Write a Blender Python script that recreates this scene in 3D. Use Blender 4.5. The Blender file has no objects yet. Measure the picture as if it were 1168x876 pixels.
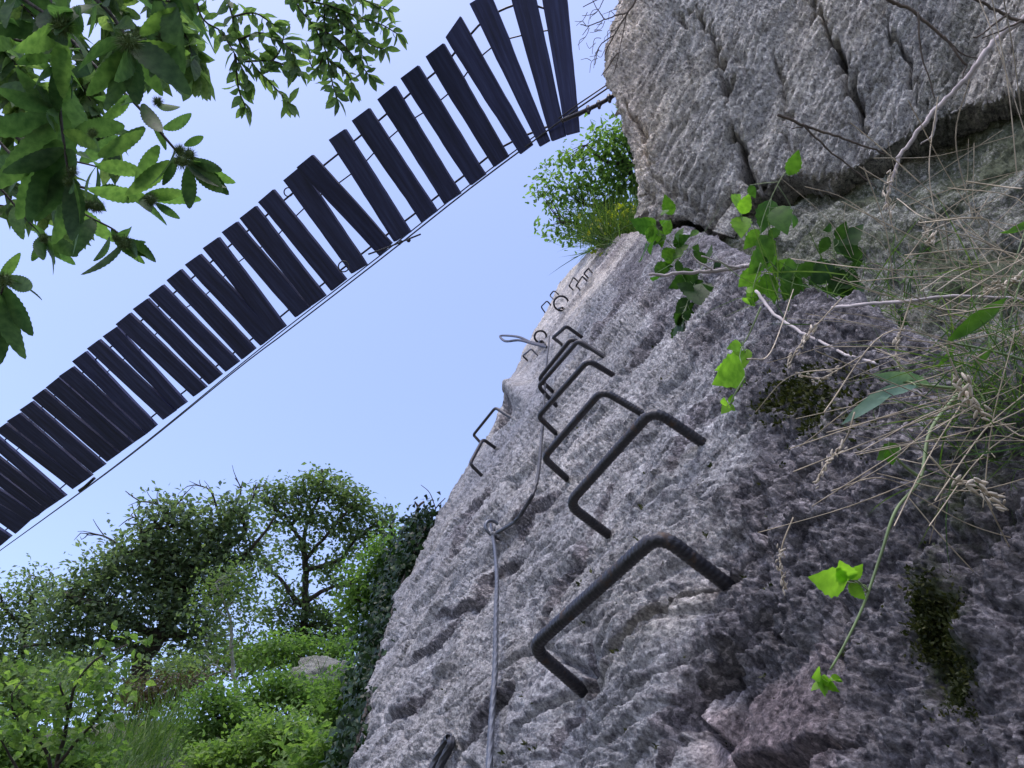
import bpy, math, random
import numpy as np
from math import radians as R
rng = np.random.default_rng(7); random.seed(7)
C = bpy.context.scene
COL = C.collection
# ------------------------------------------------------------------ camera
F = 950.0                       # focal length in photo pixels (1168 wide)
PITCH = R(42)
EYE = np.array([0.0, 0.0, 1.6])
cam = bpy.data.cameras.new('camera'); cam.sensor_width = 36; cam.lens = F/1168*36
cam.clip_start = 0.02; cam.clip_end = 3000
co = bpy.data.objects.new('camera', cam); COL.objects.link(co)
co.location = EYE; co.rotation_euler = (R(90)+PITCH, 0, 0)
C.camera = co
# ------------------------------------------------------------------ light
SUN_TO = np.array([-0.22, -0.32, 0.92]); SUN_TO /= np.linalg.norm(SUN_TO)
w = bpy.data.worlds.new('World'); C.world = w; w.use_nodes = True
nt = w.node_tree; nt.nodes.clear()
sky = nt.nodes.new('ShaderNodeTexSky'); sky.sky_type = 'NISHITA'; sky.sun_disc = False
sky.sun_elevation = math.asin(SUN_TO[2]); sky.sun_rotation = math.atan2(SUN_TO[0], SUN_TO[1])
sky.air_density = 1.0; sky.dust_density = 1.5; sky.ozone_density = 1.0; sky.altitude = 0
tint = nt.nodes.new('ShaderNodeMix'); tint.data_type = 'RGBA'; tint.blend_type = 'MULTIPLY'
tint.inputs[0].default_value = 1.0; tint.inputs[7].default_value = (1.06, 0.95, 1.02, 1)
bg = nt.nodes.new('ShaderNodeBackground'); bg.inputs[1].default_value = 0.15
ow = nt.nodes.new('ShaderNodeOutputWorld')
nt.links.new(sky.outputs[0], tint.inputs[6]); nt.links.new(tint.outputs[2], bg.inputs[0]); nt.links.new(bg.outputs[0], ow.inputs[0])
sl = bpy.data.lights.new('sun', 'SUN'); sl.energy = 1.0; sl.angle = R(24); sl.color = (1, .98, .96)
so = bpy.data.objects.new('sun', sl); COL.objects.link(so)
import mathutils
so.rotation_euler = mathutils.Vector(SUN_TO).to_track_quat('Z', 'Y').to_euler()
C.view_settings.view_transform = 'Standard'; C.view_settings.look = 'None'
C.view_settings.exposure = 1.32; C.view_settings.gamma = 1; C.view_settings.use_curve_mapping = False
C.cycles.max_bounces = 6; C.cycles.transparent_max_bounces = 4

# ------------------------------------------------------------------ geometry helpers
FW = np.array([0, math.cos(PITCH), math.sin(PITCH)]); UP = np.array([0, -math.sin(PITCH), math.cos(PITCH)]); RT = np.array([1.0, 0, 0])
def ray(px, py):
    px = np.asarray(px, float); py = np.asarray(py, float)
    return FW + ((px-584)/F)[..., None]*RT - ((py-438)/F)[..., None]*UP
def at(px, py, d):                      # photo position + distance in metres -> a place in the world
    return EYE + ray(px, py)*np.asarray(d, float)[..., None]
def nrm(v): return v/np.maximum(np.linalg.norm(v, axis=-1, keepdims=True), 1e-9)

class MB:
    """collects shapes, links them as ONE mesh object"""
    def __init__(s): s.v = []; s.f = []; s.n = 0; s.a = []
    def add(s, V, faces, attr=None):
        V = np.asarray(V, float).reshape(-1, 3); faces = np.asarray(faces, int)
        s.v.append(V); s.f.append(faces + s.n); s.n += len(V)
        s.a.append(np.zeros((len(V), 4)) if attr is None else attr)
        return s
    def tube(s, P, r, seg=6, cap=True, rib=None):
        P = np.asarray(P, float); n = len(P); r = np.broadcast_to(np.asarray(r, float), (n,))
        T = np.gradient(P, axis=0); T = nrm(T)
        a = np.array([0, 0, 1.]) if abs(T[0][2]) < .9 else np.array([1., 0, 0])
        N = np.zeros_like(P); N[0] = nrm(np.cross(T[0], a))
        for i in range(1, n):
            q = N[i-1] - T[i]*np.dot(N[i-1], T[i]); N[i] = nrm(q)
        B = np.cross(T, N)
        th = np.linspace(0, 2*np.pi, seg, endpoint=False)
        rr = r[:, None]*np.ones(seg)[None]
        if rib is not None: rr = rr*rib(np.arange(n)[:, None], th[None])
        V = P[:, None] + rr[..., None]*(np.cos(th)[None, :, None]*N[:, None] + np.sin(th)[None, :, None]*B[:, None])
        i = np.arange(n-1)[:, None]*seg; j = np.arange(seg)[None]; j2 = (j+1) % seg
        Fq = np.stack([i+j, i+j2, i+seg+j2, i+seg+j], -1).reshape(-1, 4)
        V = V.reshape(-1, 3)
        if cap:
            V = np.vstack([V, P[0], P[-1]]); c0 = n*seg; c1 = c0+1; j = np.arange(seg)
            k = (j+1) % seg
            t0 = np.stack([k, j, j*0+c0, j*0+c0], -1); t1 = np.stack([(n-1)*seg+j, (n-1)*seg+k, j*0+c1, j*0+c1], -1)
            Fq = np.vstack([Fq, t0, t1])
        return s.add(V, Fq)
    def ball(s, c, r, seg=8, rings=5, ax=None):
        th = np.linspace(0, np.pi, rings+2)[1:-1]; ph = np.linspace(0, 2*np.pi, seg, endpoint=False)
        V = np.stack([np.sin(th)[:, None]*np.cos(ph), np.sin(th)[:, None]*np.sin(ph), np.cos(th)[:, None]+0*ph], -1).reshape(-1, 3)
        V = np.vstack([V, [0, 0, 1], [0, 0, -1]])
        r = np.broadcast_to(np.asarray(r, float), (3,)); V = V*r
        if ax is not None:
            z = nrm(np.asarray(ax, float)); x = nrm(np.cross(z, [0.3, .9, .2])); y = np.cross(z, x)
            V = V[:, :1]*x + V[:, 1:2]*y + V[:, 2:]*z
        i = np.arange(rings-1)[:, None]*seg; j = np.arange(seg)[None]; k = (j+1) % seg
        Fq = np.stack([i+j, i+seg+j, i+seg+k, i+k], -1).reshape(-1, 4)
        j = np.arange(seg); k = (j+1) % seg; t = rings*seg
        Fq = np.vstack([Fq, np.stack([j, k, j*0+t, j*0+t], -1), np.stack([(rings-1)*seg+k, (rings-1)*seg+j, j*0+t+1, j*0+t+1], -1)])
        return s.add(V+np.asarray(c), Fq)
    def build(s, name, mat, parent=None, smooth=True, attr=False):
        V = np.vstack(s.v)
        quads = []; tris = []
        for f in s.f:
            if f.shape[1] == 3: tris.append(f)
            else:
                d = f[:, 2] == f[:, 3]
                quads.append(f[~d]); tris.append(f[d][:, :3])
        Q = np.vstack(quads) if quads else np.zeros((0, 4), int); T = np.vstack(tris) if tris else np.zeros((0, 3), int)
        me = bpy.data.meshes.new(name); me.vertices.add(len(V)); me.vertices.foreach_set('co', V.astype(np.float32).ravel())
        nl = len(Q)*4+len(T)*3; me.loops.add(nl)
        me.loops.foreach_set('vertex_index', np.concatenate([Q.ravel(), T.ravel()]).astype(np.int32))
        me.polygons.add(len(Q)+len(T))
        st = np.concatenate([np.arange(len(Q))*4, len(Q)*4+np.arange(len(T))*3]).astype(np.int32)
        me.polygons.foreach_set('loop_start', st)
        me.polygons.foreach_set('use_smooth', np.full(len(Q)+len(T), smooth))
        if attr:
            ca = me.attributes.new('tint', 'FLOAT_COLOR', 'POINT'); ca.data.foreach_set('color', np.vstack(s.a).astype(np.float32).ravel())
        me.update(calc_edges=True); me.validate()
        o = bpy.data.objects.new(name, me); COL.objects.link(o)
        if mat: me.materials.append(mat)
        if parent is not None:
            o.parent = parent; o.matrix_parent_inverse = mathutils.Matrix.Translation(-parent.location)
        return o
def tag(o, label=None, cat=None, group=None, kind=None):
    if label: o['label'] = label
    if cat: o['category'] = cat
    if group: o['group'] = group
    if kind: o['kind'] = kind
    return o
def thing(name, loc, label, cat, group=None):
    o = bpy.data.objects.new(name, None); COL.objects.link(o); o.location = [float(x) for x in loc]
    o.empty_display_size = .1
    return tag(o, label, cat, group)
def spline(P, n):
    P = np.asarray(P, float); m = len(P)
    if m == 2: return P[0] + (P[1]-P[0])*np.linspace(0, 1, n)[:, None]
    L = np.concatenate([[0], np.cumsum(np.linalg.norm(np.diff(P, axis=0), axis=1))]); t = np.linspace(0, L[-1], n)
    Q = np.vstack([2*P[0]-P[1], P, 2*P[-1]-P[-2]]); out = []
    for x in t:
        i = min(max(np.searchsorted(L, x, 'right')-1, 0), m-2); u = (x-L[i])/max(L[i+1]-L[i], 1e-9)
        p0, p1, p2, p3 = Q[i:i+4]
        out.append(.5*(2*p1+(p2-p0)*u+(2*p0-5*p1+4*p2-p3)*u*u+(3*p1-p0-3*p2+p3)*u**3))
    return np.array(out)
# ------------------------------------------------------------------ numpy noise
def _h(ix, iy, iz, s):
    h = (ix*374761393 + iy*668265263 + iz*2147483647 + s*1274126177) & 0xffffffff
    h = ((h ^ (h >> 13))*1274126177) & 0xffffffff
    h = ((h ^ (h >> 15))*2246822519) & 0xffffffff
    return h ^ (h >> 16)
def perlin(P, s=0):
    P = np.asarray(P, float); i = np.floor(P).astype(np.int64); f = P-i; u = f*f*f*(f*(f*6-15)+10); o = 0
    for dx in (0, 1):
        for dy in (0, 1):
            for dz in (0, 1):
                h = _h(i[..., 0]+dx, i[..., 1]+dy, i[..., 2]+dz, s)
                g = ((h & 1)*2-1)*(f[..., 0]-dx)*1.0 + (((h >> 1) & 1)*2-1)*(f[..., 1]-dy) + (((h >> 2) & 1)*2-1)*(f[..., 2]-dz)
                o = o + g*(u[..., 0] if dx else 1-u[..., 0])*(u[..., 1] if dy else 1-u[..., 1])*(u[..., 2] if dz else 1-u[..., 2])
    return o*.9
def fbm(P, o=4, s=0, g=.5):
    r = 0; a = 1
    for k in range(o): r = r + a*perlin(P*2**k + 13.7*k, s+k); a *= g
    return r
def worley(P, s=0):
    i = np.floor(P).astype(np.int64); b1 = np.full(P.shape[:-1], 9.); b2 = b1.copy(); v = np.zeros(P.shape[:-1])
    for dx in (-1, 0, 1):
        for dy in (-1, 0, 1):
            for dz in (-1, 0, 1):
                q = i + np.array([dx, dy, dz]); h = _h(q[..., 0], q[..., 1], q[..., 2], s)
                c = q + np.stack([(h & 1023), (h >> 10) & 1023, (h >> 20) & 1023], -1)/1023.
                d = np.linalg.norm(P-c, axis=-1); n = d < b1
                b2 = np.where(n, b1, np.minimum(b2, d)); v = np.where(n, ((h >> 5) & 255)/255., v); b1 = np.where(n, d, b1)
    return b1, b2, v
def sst(a, b, x): t = np.clip((x-a)/(b-a), 0, 1); return t*t*(3-2*t)
def segdist(px, py, poly):                 # distance of points to a polyline, and the position along it 0..1
    best = np.full(px.shape, 1e9); tt = np.zeros(px.shape); n = len(poly)-1
    for k in range(n):
        (ax, ay), (bx, by) = poly[k], poly[k+1]; dx, dy = bx-ax, by-ay
        t = np.clip(((px-ax)*dx+(py-ay)*dy)/(dx*dx+dy*dy), 0, 1); d = np.hypot(px-ax-t*dx, py-ay-t*dy)
        m = d < best; best = np.where(m, d, best); tt = np.where(m, (k+t)/n, tt)
    return best, tt
# ------------------------------------------------------------------ materials
def mat(name):
    m = bpy.data.materials.new(name); m.use_nodes = True; n = m.node_tree; n.nodes.clear()
    return m, n, n.nodes, lambda a, b: n.links.new(a, b)
def node(N, t, **kw):
    x = N.new(t)
    for k, v in kw.items(): setattr(x, k, v)
    return x
def ramp(N, stops):
    r = N.new('ShaderNodeValToRGB'); e = r.color_ramp.elements
    while len(e) < len(stops): e.new(.5)
    for i, (p, c) in enumerate(stops): e[i].position = p; e[i].color = (*c, 1)
    return r
def mixc(N, L, fac, a, b, mode='MIX'):
    m = N.new('ShaderNodeMix'); m.data_type = 'RGBA'; m.blend_type = mode
    for s, x in ((0, fac), (6, a), (7, b)):
        if isinstance(x, (int, float)): m.inputs[s].default_value = x
        elif isinstance(x, tuple): m.inputs[s].default_value = (*x, 1)
        else: L(x, m.inputs[s])
    return m.outputs[2]
def simple(name, col, rough=.6, metal=0, var=.35, scale=30, bump=0.0, bscale=200):
    m, n, N, L = mat(name)
    o = N.new('ShaderNodeOutputMaterial'); p = N.new('ShaderNodeBsdfPrincipled'); L(p.outputs[0], o.inputs[0])
    tc = N.new('ShaderNodeTexCoord'); nz = N.new('ShaderNodeTexNoise'); nz.inputs['Scale'].default_value = scale; nz.inputs['Detail'].default_value = 6
    L(tc.outputs['Object'], nz.inputs['Vector'])
    c = np.array(col); r = ramp(N, [(.3, tuple(c*(1-var))), (.7, tuple(np.minimum(c*(1+var), .9)))]); L(nz.outputs[0], r.inputs[0]); L(r.outputs[0], p.inputs['Base Color'])
    p.inputs['Roughness'].default_value = rough; p.inputs['Metallic'].default_value = metal
    if bump:
        b = N.new('ShaderNodeBump'); b.inputs['Distance'].default_value = bump; n2 = N.new('ShaderNodeTexNoise'); n2.inputs['Scale'].default_value = bscale; n2.inputs['Detail'].default_value = 5
        L(tc.outputs['Object'], n2.inputs['Vector']); L(n2.outputs[0], b.inputs['Height']); L(b.outputs[0], p.inputs['Normal'])
    return m
def leafmat(name, cols, trans=.35, rough=.5, tcol=None):
    """cols: dark..light colours spread over the single leaves"""
    m, n, N, L = mat(name)
    o = N.new('ShaderNodeOutputMaterial'); p = N.new('ShaderNodeBsdfPrincipled'); t = N.new('ShaderNodeBsdfTranslucent'); mx = N.new('ShaderNodeMixShader')
    g = N.new('ShaderNodeNewGeometry'); r = ramp(N, [(i/(len(cols)-1), c) for i, c in enumerate(cols)])
    L(g.outputs['Random Per Island'], r.inputs[0])
    tc = N.new('ShaderNodeTexCoord'); nz = N.new('ShaderNodeTexNoise'); nz.inputs['Scale'].default_value = 25; nz.inputs['Detail'].default_value = 3; L(tc.outputs['Object'], nz.inputs['Vector'])
    nz.inputs['Scale'].default_value = 60; nz.inputs['Detail'].default_value = 5; v = ramp(N, [(.32, (.6, .66, .6)), (.68, (1.3, 1.22, 1.1))]); L(nz.outputs[0], v.inputs[0])
    c = mixc(N, L, 1.0, r.outputs[0], v.outputs[0], 'MULTIPLY')
    L(c, p.inputs['Base Color']); p.inputs['Roughness'].default_value = rough; p.inputs['Specular IOR Level'].default_value = .12
    ct = mixc(N, L, 1.0, c, tcol or (2.0, 2.3, 1.0), 'MULTIPLY'); L(ct, t.inputs[0])
    mx.inputs[0].default_value = trans; L(p.outputs[0], mx.inputs[1]); L(t.outputs[0], mx.inputs[2]); L(mx.outputs[0], o.inputs[0])
    return m
def rockmat(name, base, grain=(1, 1, 1), fine=1.0):
    """tint attribute: R dark lichen crust and painted crack shade, G paler rock, B moss, A unused"""
    m, n, N, L = mat(name)
    o = N.new('ShaderNodeOutputMaterial'); p = N.new('ShaderNodeBsdfPrincipled'); L(p.outputs[0], o.inputs[0])
    tc = N.new('ShaderNodeTexCoord'); mp = N.new('ShaderNodeMapping'); mp.inputs['Scale'].default_value = grain; L(tc.outputs['Object'], mp.inputs['Vector'])
    def noise(sc, det=8, rough=.6, src=None):
        x = N.new('ShaderNodeTexNoise'); x.inputs['Scale'].default_value = sc; x.inputs['Detail'].default_value = det; x.inputs['Roughness'].default_value = rough
        L((src or mp.outputs[0]), x.inputs['Vector']); return x.outputs[0]
    b = np.array(base)
    n1 = noise(3.5, 10, .68); r1 = ramp(N, [(.30, tuple(b*.62)), (.5, tuple(b)), (.70, tuple(b*1.38))]); L(n1, r1.inputs[0])
    n2 = noise(45, 6, .7); r2 = ramp(N, [(.36, (.36, .35, .38)), (.5, (1, 1, 1)), (.64, (1.5, 1.49, 1.47))]); L(n2, r2.inputs[0])
    c = mixc(N, L, 1.0, r1.outputs[0], r2.outputs[0], 'MULTIPLY')
    n4 = noise(190, 4, .7); r4 = ramp(N, [(.36, (.55, .54, .56)), (.5, (1, 1, 1)), (.64, (1.4, 1.4, 1.38))]); L(n4, r4.inputs[0])
    c = mixc(N, L, 1.0, c, r4.outputs[0], 'MULTIPLY')
    n3 = noise(1.7, 6); r3 = ramp(N, [(.4, (0, 0, 0)), (.66, (1, 1, 1))]); L(n3, r3.inputs[0])
    c = mixc(N, L, r3.outputs[0], c, mixc(N, L, 1.0, c, (1.03, 1.0, .95), 'MULTIPLY'))
    at_ = N.new('ShaderNodeAttribute'); at_.attribute_name = 'tint'; sp = N.new('ShaderNodeSeparateColor'); L(at_.outputs['Color'], sp.inputs[0])
    # pale
    c = mixc(N, L, sp.outputs[1], c, mixc(N, L, 1.0, c, (1.5, 1.42, 1.28), 'MULTIPLY'))
    c = mixc(N, L, at_.outputs['Alpha'], c, mixc(N, L, 1.0, c, (1.35, 1.05, 1.0), 'MULTIPLY'))
    # crust and painted crack shade: broken up by noise
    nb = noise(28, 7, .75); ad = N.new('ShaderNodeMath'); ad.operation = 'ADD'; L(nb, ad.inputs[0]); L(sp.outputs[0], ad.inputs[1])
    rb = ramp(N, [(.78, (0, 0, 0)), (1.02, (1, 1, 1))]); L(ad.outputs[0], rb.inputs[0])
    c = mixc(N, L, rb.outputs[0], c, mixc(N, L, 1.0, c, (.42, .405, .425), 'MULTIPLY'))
    vo = N.new('ShaderNodeTexVoronoi'); vo.inputs['Scale'].default_value = 130; L(mp.outputs[0], vo.inputs['Vector'])
    vr = ramp(N, [(.62, (0, 0, 0)), (.80, (1, 1, 1))]); vs = N.new('ShaderNodeSeparateColor'); L(vo.outputs['Color'], vs.inputs[0]); L(vs.outputs[0], vr.inputs[0])
    vm = N.new('ShaderNodeMath'); vm.operation = 'MULTIPLY'; L(vr.outputs[0], vm.inputs[0]); L(sp.outputs[0], vm.inputs[1])
    c = mixc(N, L, vm.outputs[0], c, mixc(N, L, 1.0, c, (2.3, 2.25, 2.2), 'MULTIPLY'))
    nm = noise(60, 6, .7); a2 = N.new('ShaderNodeMath'); a2.operation = 'ADD'; L(nm, a2.inputs[0]); L(sp.outputs[2], a2.inputs[1])
    rm = ramp(N, [(.72, (0, 0, 0)), (1.2, (.85, .85, .85))]); L(a2.outputs[0], rm.inputs[0])
    rg = ramp(N, [(.3, (.018, .028, .010)), (.7, (.07, .095, .03))]); L(n2, rg.inputs[0])
    c = mixc(N, L, rm.outputs[0], c, rg.outputs[0])
    L(c, p.inputs['Base Color']); p.inputs['Roughness'].default_value = .92; p.inputs['Specular IOR Level'].default_value = .25
    bp = N.new('ShaderNodeBump'); bp.inputs['Distance'].default_value = .013*fine; bp.inputs['Strength'].default_value = .9; L(noise(110, 9, .75), bp.inputs['Height'])
    b2 = N.new('ShaderNodeBump'); b2.inputs['Distance'].default_value = .016*fine; b2.inputs['Strength'].default_value = .8; L(noise(30, 6, .65), b2.inputs['Height'])
    L(b2.outputs[0], bp.inputs['Normal']); L(bp.outputs[0], p.inputs['Normal'])
    return m
M = {}
M['iron'] = simple('wrought_iron', (.030, .030, .036), .36, .35, .5, 60, .001, 300)
def ironmat():
    m, n, N, L = mat('rusty_iron')
    o = N.new('ShaderNodeOutputMaterial'); p = N.new('ShaderNodeBsdfPrincipled'); L(p.outputs[0], o.inputs[0])
    tc = N.new('ShaderNodeTexCoord'); nz = N.new('ShaderNodeTexNoise'); nz.inputs['Scale'].default_value = 38; nz.inputs['Detail'].default_value = 8; nz.inputs['Roughness'].default_value = .7; L(tc.outputs['Object'], nz.inputs['Vector'])
    r = ramp(N, [(.35, (.020, .020, .025)), (.55, (.034, .034, .040)), (.64, (.060, .042, .032)), (.75, (.095, .055, .035))]); L(nz.outputs[0], r.inputs[0]); L(r.outputs[0], p.inputs['Base Color'])
    q = ramp(N, [(.45, (.34, .34, .34)), (.7, (.8, .8, .8))]); L(nz.outputs[0], q.inputs[0]); L(q.outputs[0], p.inputs['Roughness']); p.inputs['Metallic'].default_value = .3
    b = N.new('ShaderNodeBump'); b.inputs['Distance'].default_value = .0012; n2 = N.new('ShaderNodeTexNoise'); n2.inputs['Scale'].default_value = 260; n2.inputs['Detail'].default_value = 5; L(tc.outputs['Object'], n2.inputs['Vector']); L(n2.outputs[0], b.inputs['Height']); L(b.outputs[0], p.inputs['Normal'])
    return m
M['iron'] = ironmat()
M['cable'] = simple('galvanised_cable', (.10, .11, .13), .45, .6, .3, 60)
M['dcable'] = simple('dark_cable', (.05, .052, .06), .5, .5, .3, 60)
M['bark'] = simple('bark', (.045, .038, .032), .9, 0, .5, 12, .01, 40)
M['palebark'] = simple('pale_bark', (.33, .33, .29), .8, 0, .35, 12)
M['deadwood'] = simple('dead_wood', (.10, .08, .065), .9, 0, .4, 25)
M['greywood'] = simple('bleached_wood', (.36, .32, .31), .85, 0, .3, 25)
M['straw'] = simple('straw', (.36, .30, .21), .75, 0, .45, 40)
M['seed'] = simple('seed_husk', (.46, .40, .31), .8, 0, .3, 60)
M['greenstem'] = simple('green_stem', (.16, .22, .09), .6, 0, .3, 30)
M['burr'] = simple('chestnut_burr', (.075, .12, .03), .8, 0, .3, 20)
M['chestnut'] = leafmat('chestnut_leaf', [(.03, .06, .034), (.06, .115, .05), (.10, .17, .065)], .52, .5)
M['chestnut_far'] = leafmat('chestnut_leaf_upper', [(.06, .10, .06), (.10, .155, .08), (.15, .21, .10)], .48, .5)
M['dark_leaf'] = leafmat('dark_leaf', [(.07, .105, .085), (.105, .145, .11), (.15, .19, .135)], .45)
M['mid_leaf'] = leafmat('mid_leaf', [(.07, .105, .07), (.10, .145, .085), (.145, .19, .105)], .42)
M['green_leaf'] = leafmat('green_leaf', [(.06, .115, .04), (.095, .165, .055), (.14, .22, .075)], .4)
M['bright_leaf'] = leafmat('bright_leaf', [(.08, .14, .05), (.125, .20, .065), (.18, .26, .095)], .42)
M['pale_leaf'] = leafmat('pale_leaf', [(.07, .11, .05), (.10, .15, .065), (.13, .18, .08)], .35)
M['yellow_leaf'] = leafmat('yellow_leaf', [(.12, .16, .02), (.25, .27, .03), (.38, .36, .04)], .35)
M['ivy'] = leafmat('ivy_leaf', [(.008, .02, .010), (.015, .035, .016), (.03, .06, .022)], .12, .35)
M['oak'] = leafmat('oak_leaf', [(.06, .115, .045), (.10, .17, .06), (.15, .23, .085)], .5)
M['bramble'] = leafmat('bramble_leaf', [(.03, .085, .018), (.055, .13, .022), (.075, .16, .03)], .4, .5)
M['bramble_dark'] = leafmat('bramble_leaf_dark', [(.018, .045, .014), (.028, .065, .018)], .35, .5)  # darker leaf greens for the dull sprigs
M['lime'] = leafmat('young_leaf', [(.12, .25, .03), (.18, .33, .05)], .45, .5)
M['bluegreen'] = leafmat('waxy_leaf', [(.12, .20, .17), (.16, .25, .21)], .2, .45)
M['grass'] = leafmat('grass_blade', [(.03, .07, .02), (.06, .11, .03), (.10, .15, .05)], .3)
M['drygrass'] = leafmat('dry_blade', [(.14, .11, .06), (.26, .21, .12), (.36, .30, .18)], .25)
M['brownbrush'] = leafmat('brown_brush', [(.05, .04, .03), (.09, .07, .05)], .2)
def plankmat():
    m, n, N, L = mat('dark_plank')
    o = N.new('ShaderNodeOutputMaterial'); p = N.new('ShaderNodeBsdfPrincipled'); L(p.outputs[0], o.inputs[0])
    tc = N.new('ShaderNodeTexCoord'); mp = N.new('ShaderNodeMapping'); mp.inputs['Scale'].default_value = (1, 22, 22); L(tc.outputs['UV'], mp.inputs['Vector'])
    ob = N.new('ShaderNodeObjectInfo')
    nz = N.new('ShaderNodeTexNoise'); nz.noise_dimensions = '4D'; nz.inputs['Scale'].default_value = 2.2; nz.inputs['Detail'].default_value = 8; L(mp.outputs[0], nz.inputs['Vector'])
    ms = N.new('ShaderNodeMath'); ms.operation = 'MULTIPLY'; ms.inputs[1].default_value = 37; L(ob.outputs['Random'], ms.inputs[0]); L(ms.outputs[0], nz.inputs['W'])
    r = ramp(N, [(.3, (.006, .009, .036)), (.5, (.014, .020, .074)), (.72, (.032, .044, .128))]); L(nz.outputs[0], r.inputs[0])
    v = ramp(N, [(0, (.75, .75, .8)), (1, (1.3, 1.25, 1.2))]); L(ob.outputs['Random'], v.inputs[0])
    L(mixc(N, L, 1.0, r.outputs[0], v.outputs[0], 'MULTIPLY'), p.inputs['Base Color'])
    p.inputs['Roughness'].default_value = .75
    b = N.new('ShaderNodeBump'); b.inputs['Distance'].default_value = .004; L(nz.outputs[0], b.inputs['Height']); L(b.outputs[0], p.inputs['Normal'])
    return m
M['plank'] = plankmat()

# ------------------------------------------------------------------ rock
S = 1.15                                             # metres per unit of the plane fitted to the rungs
NS = np.array([-.81899, -.42240, .38837]); CS = np.array([-.45839, .88875, 0]); TS = np.array([.34517, .17803, .92150]); DS = .4361*S
def slab_depth(px, py, h=0.0):
    d = ray(px, py); k = (DS-h)/np.maximum(-(d@NS), 1e-3)
    return 1/((1/k)**3 + (1/(9.6*S))**3)**(1/3)
def slab(px, py, h=0.0):
    px = np.asarray(px, float); py = np.asarray(py, float)
    return at(px, py, slab_depth(px, py, h))
def coons(top, left, bottom, right, nu, nv):
    def samp(P, n):
        P = np.asarray(P, float); L = np.concatenate([[0], np.cumsum(np.hypot(*np.diff(P, axis=0).T))])
        t = np.linspace(0, L[-1], n); return np.stack([np.interp(t, L, P[:, 0]), np.interp(t, L, P[:, 1])], -1)
    T, B = samp(top, nu), samp(bottom, nu); Lf, Rt = samp(left, nv), samp(right, nv)
    u = np.linspace(0, 1, nu)[None, :, None]; v = np.linspace(0, 1, nv)[:, None, None]
    return (1-v)*T[None]+v*B[None]+(1-u)*Lf[:, None]+u*Rt[:, None] - ((1-u)*(1-v)*T[0]+u*(1-v)*T[-1]+(1-u)*v*B[0]+u*v*B[-1])
def gridfaces(nv, nu):
    i = np.arange(nv-1)[:, None]*nu; j = np.arange(nu-1)[None]
    return np.stack([i+j, i+nu+j, i+nu+j+1, i+j+1], -1).reshape(-1, 4)
def gnormal(P, ref):
    a = np.gradient(P, axis=1); b = np.gradient(P, axis=0); n = nrm(np.cross(a, b)); s = np.sign((n*ref).sum(-1, keepdims=True)); return n*np.where(s == 0, 1, s)
def skirt(P, side, out, back, ks=14, r=.25, deep=2.5):
    """rounds a border of the grid away from the viewer: an arc of radius r then a straight run back"""
    th = np.concatenate([np.linspace(0, 1.5, ks)[1:], [1.55]]); E = P[:, 0] if side == 'L' else (P[0] if side == 'T' else (P[-1] if side == 'B' else P[:, -1]))
    if np.ndim(r) == 0 and r < 0: r = -r*((E-EYE)@FW)[:, None]
    lay = [E + out*r*np.sin(t) + back*r*(1-np.cos(t)) for t in th[:-1]] + [E + out*r + back*(r+(deep-r)*q**1.3) for q in np.linspace(0, 1, 26)[1:]]
    lay = np.array(lay)
    if side == 'L': return np.concatenate([lay[::-1].transpose(1, 0, 2), P], 1)
    if side == 'R': return np.concatenate([P, lay.transpose(1, 0, 2)], 1)
    if side == 'T': return np.concatenate([lay[::-1], P], 0)
    return np.concatenate([P, lay], 0)
def proj(P):
    q = P-EYE; d = np.maximum(q@FW, .05); return 584+F*(q@RT)/d, 438-F*(q@UP)/d, d

# --- slab
left = [(683, 279), (664, 295), (640, 322), (622, 360), (604, 392), (596, 412), (598, 432), (575, 462), (560, 492), (541, 522), (520, 560), (500, 592), (476, 640), (456, 690), (444, 728), (424, 800), (411, 845), (404, 876), (378, 1010), (360, 1100)]
top = [(683, 279), (720, 272), (760, 268), (800, 288), (860, 320), (930, 352), (1010, 388), (1168, 440), (1430, 520)]
G = coons(top, left, [(360, 1100), (1430, 1100)], [(1430, 520), (1430, 1100)], 760, 640)
P = slab(G[..., 0], G[..., 1])
outL = nrm(CS*.9-TS*.44); outT = nrm(-CS*.857+TS*.515)
P = skirt(P, 'L', outL, -NS, 16, -.05, 3.0)
P = skirt(P, 'T', outT, -NS, 12, -.022, 2.0)
px, py, dd = proj(P)
N0 = gnormal(P, -(P-EYE)); N0 = nrm(N0*.5+NS*.5)
L3 = np.stack([P@CS, P@TS, P@NS], -1)
A = L3*np.array([.55, 1.35, 1.0])                    # grain runs along the slab's level lines
near = 1/(1+(dd/3.5)**2)
def crease(P, w, sd): return np.exp(-(perlin(P, sd)/w)**2)
wp = A + .07*np.stack([fbm(A*2.2, 3, 50), fbm(A*2.2, 3, 60), fbm(A*2.2, 3, 70)], -1)
h = .045*fbm(wp*1.1, 3, 1) + .014*(fbm(wp*3.3, 4, 5))
b1, b2, cv = worley(wp*4.5, 3)
h += .040*(cv-.5)*sst(0, .07, b2-b1) - .010*(1-sst(0, .05, b2-b1))
lng = A*np.array([.35, 1, 1]); h -= .022*crease(lng*4.5, .045, 17)*sst(-.05, .3, perlin(A*1.3, 18)) + .014*crease(lng*9, .05, 19)*sst(0, .35, perlin(A*2.5, 20))
c1, c2, cv2 = worley(wp*13+.15*np.stack([fbm(A*30, 2, 51)]*3, -1), 9)
h += (.008*(cv2-.5)*sst(0, .15, c2-c1) - .003*(1-sst(0, .1, c2-c1)))
e1, e2, cv3 = worley(wp*34, 10)
h += .0095*(cv3-.5)*sst(0, .2, e2-e1)
h -= .009*crease(wp*7, .05, 12)*sst(0, .3, perlin(wp*3, 15)) + .006*crease(wp*15, .06, 13)*sst(-.1, .3, perlin(wp*6, 16))
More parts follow.
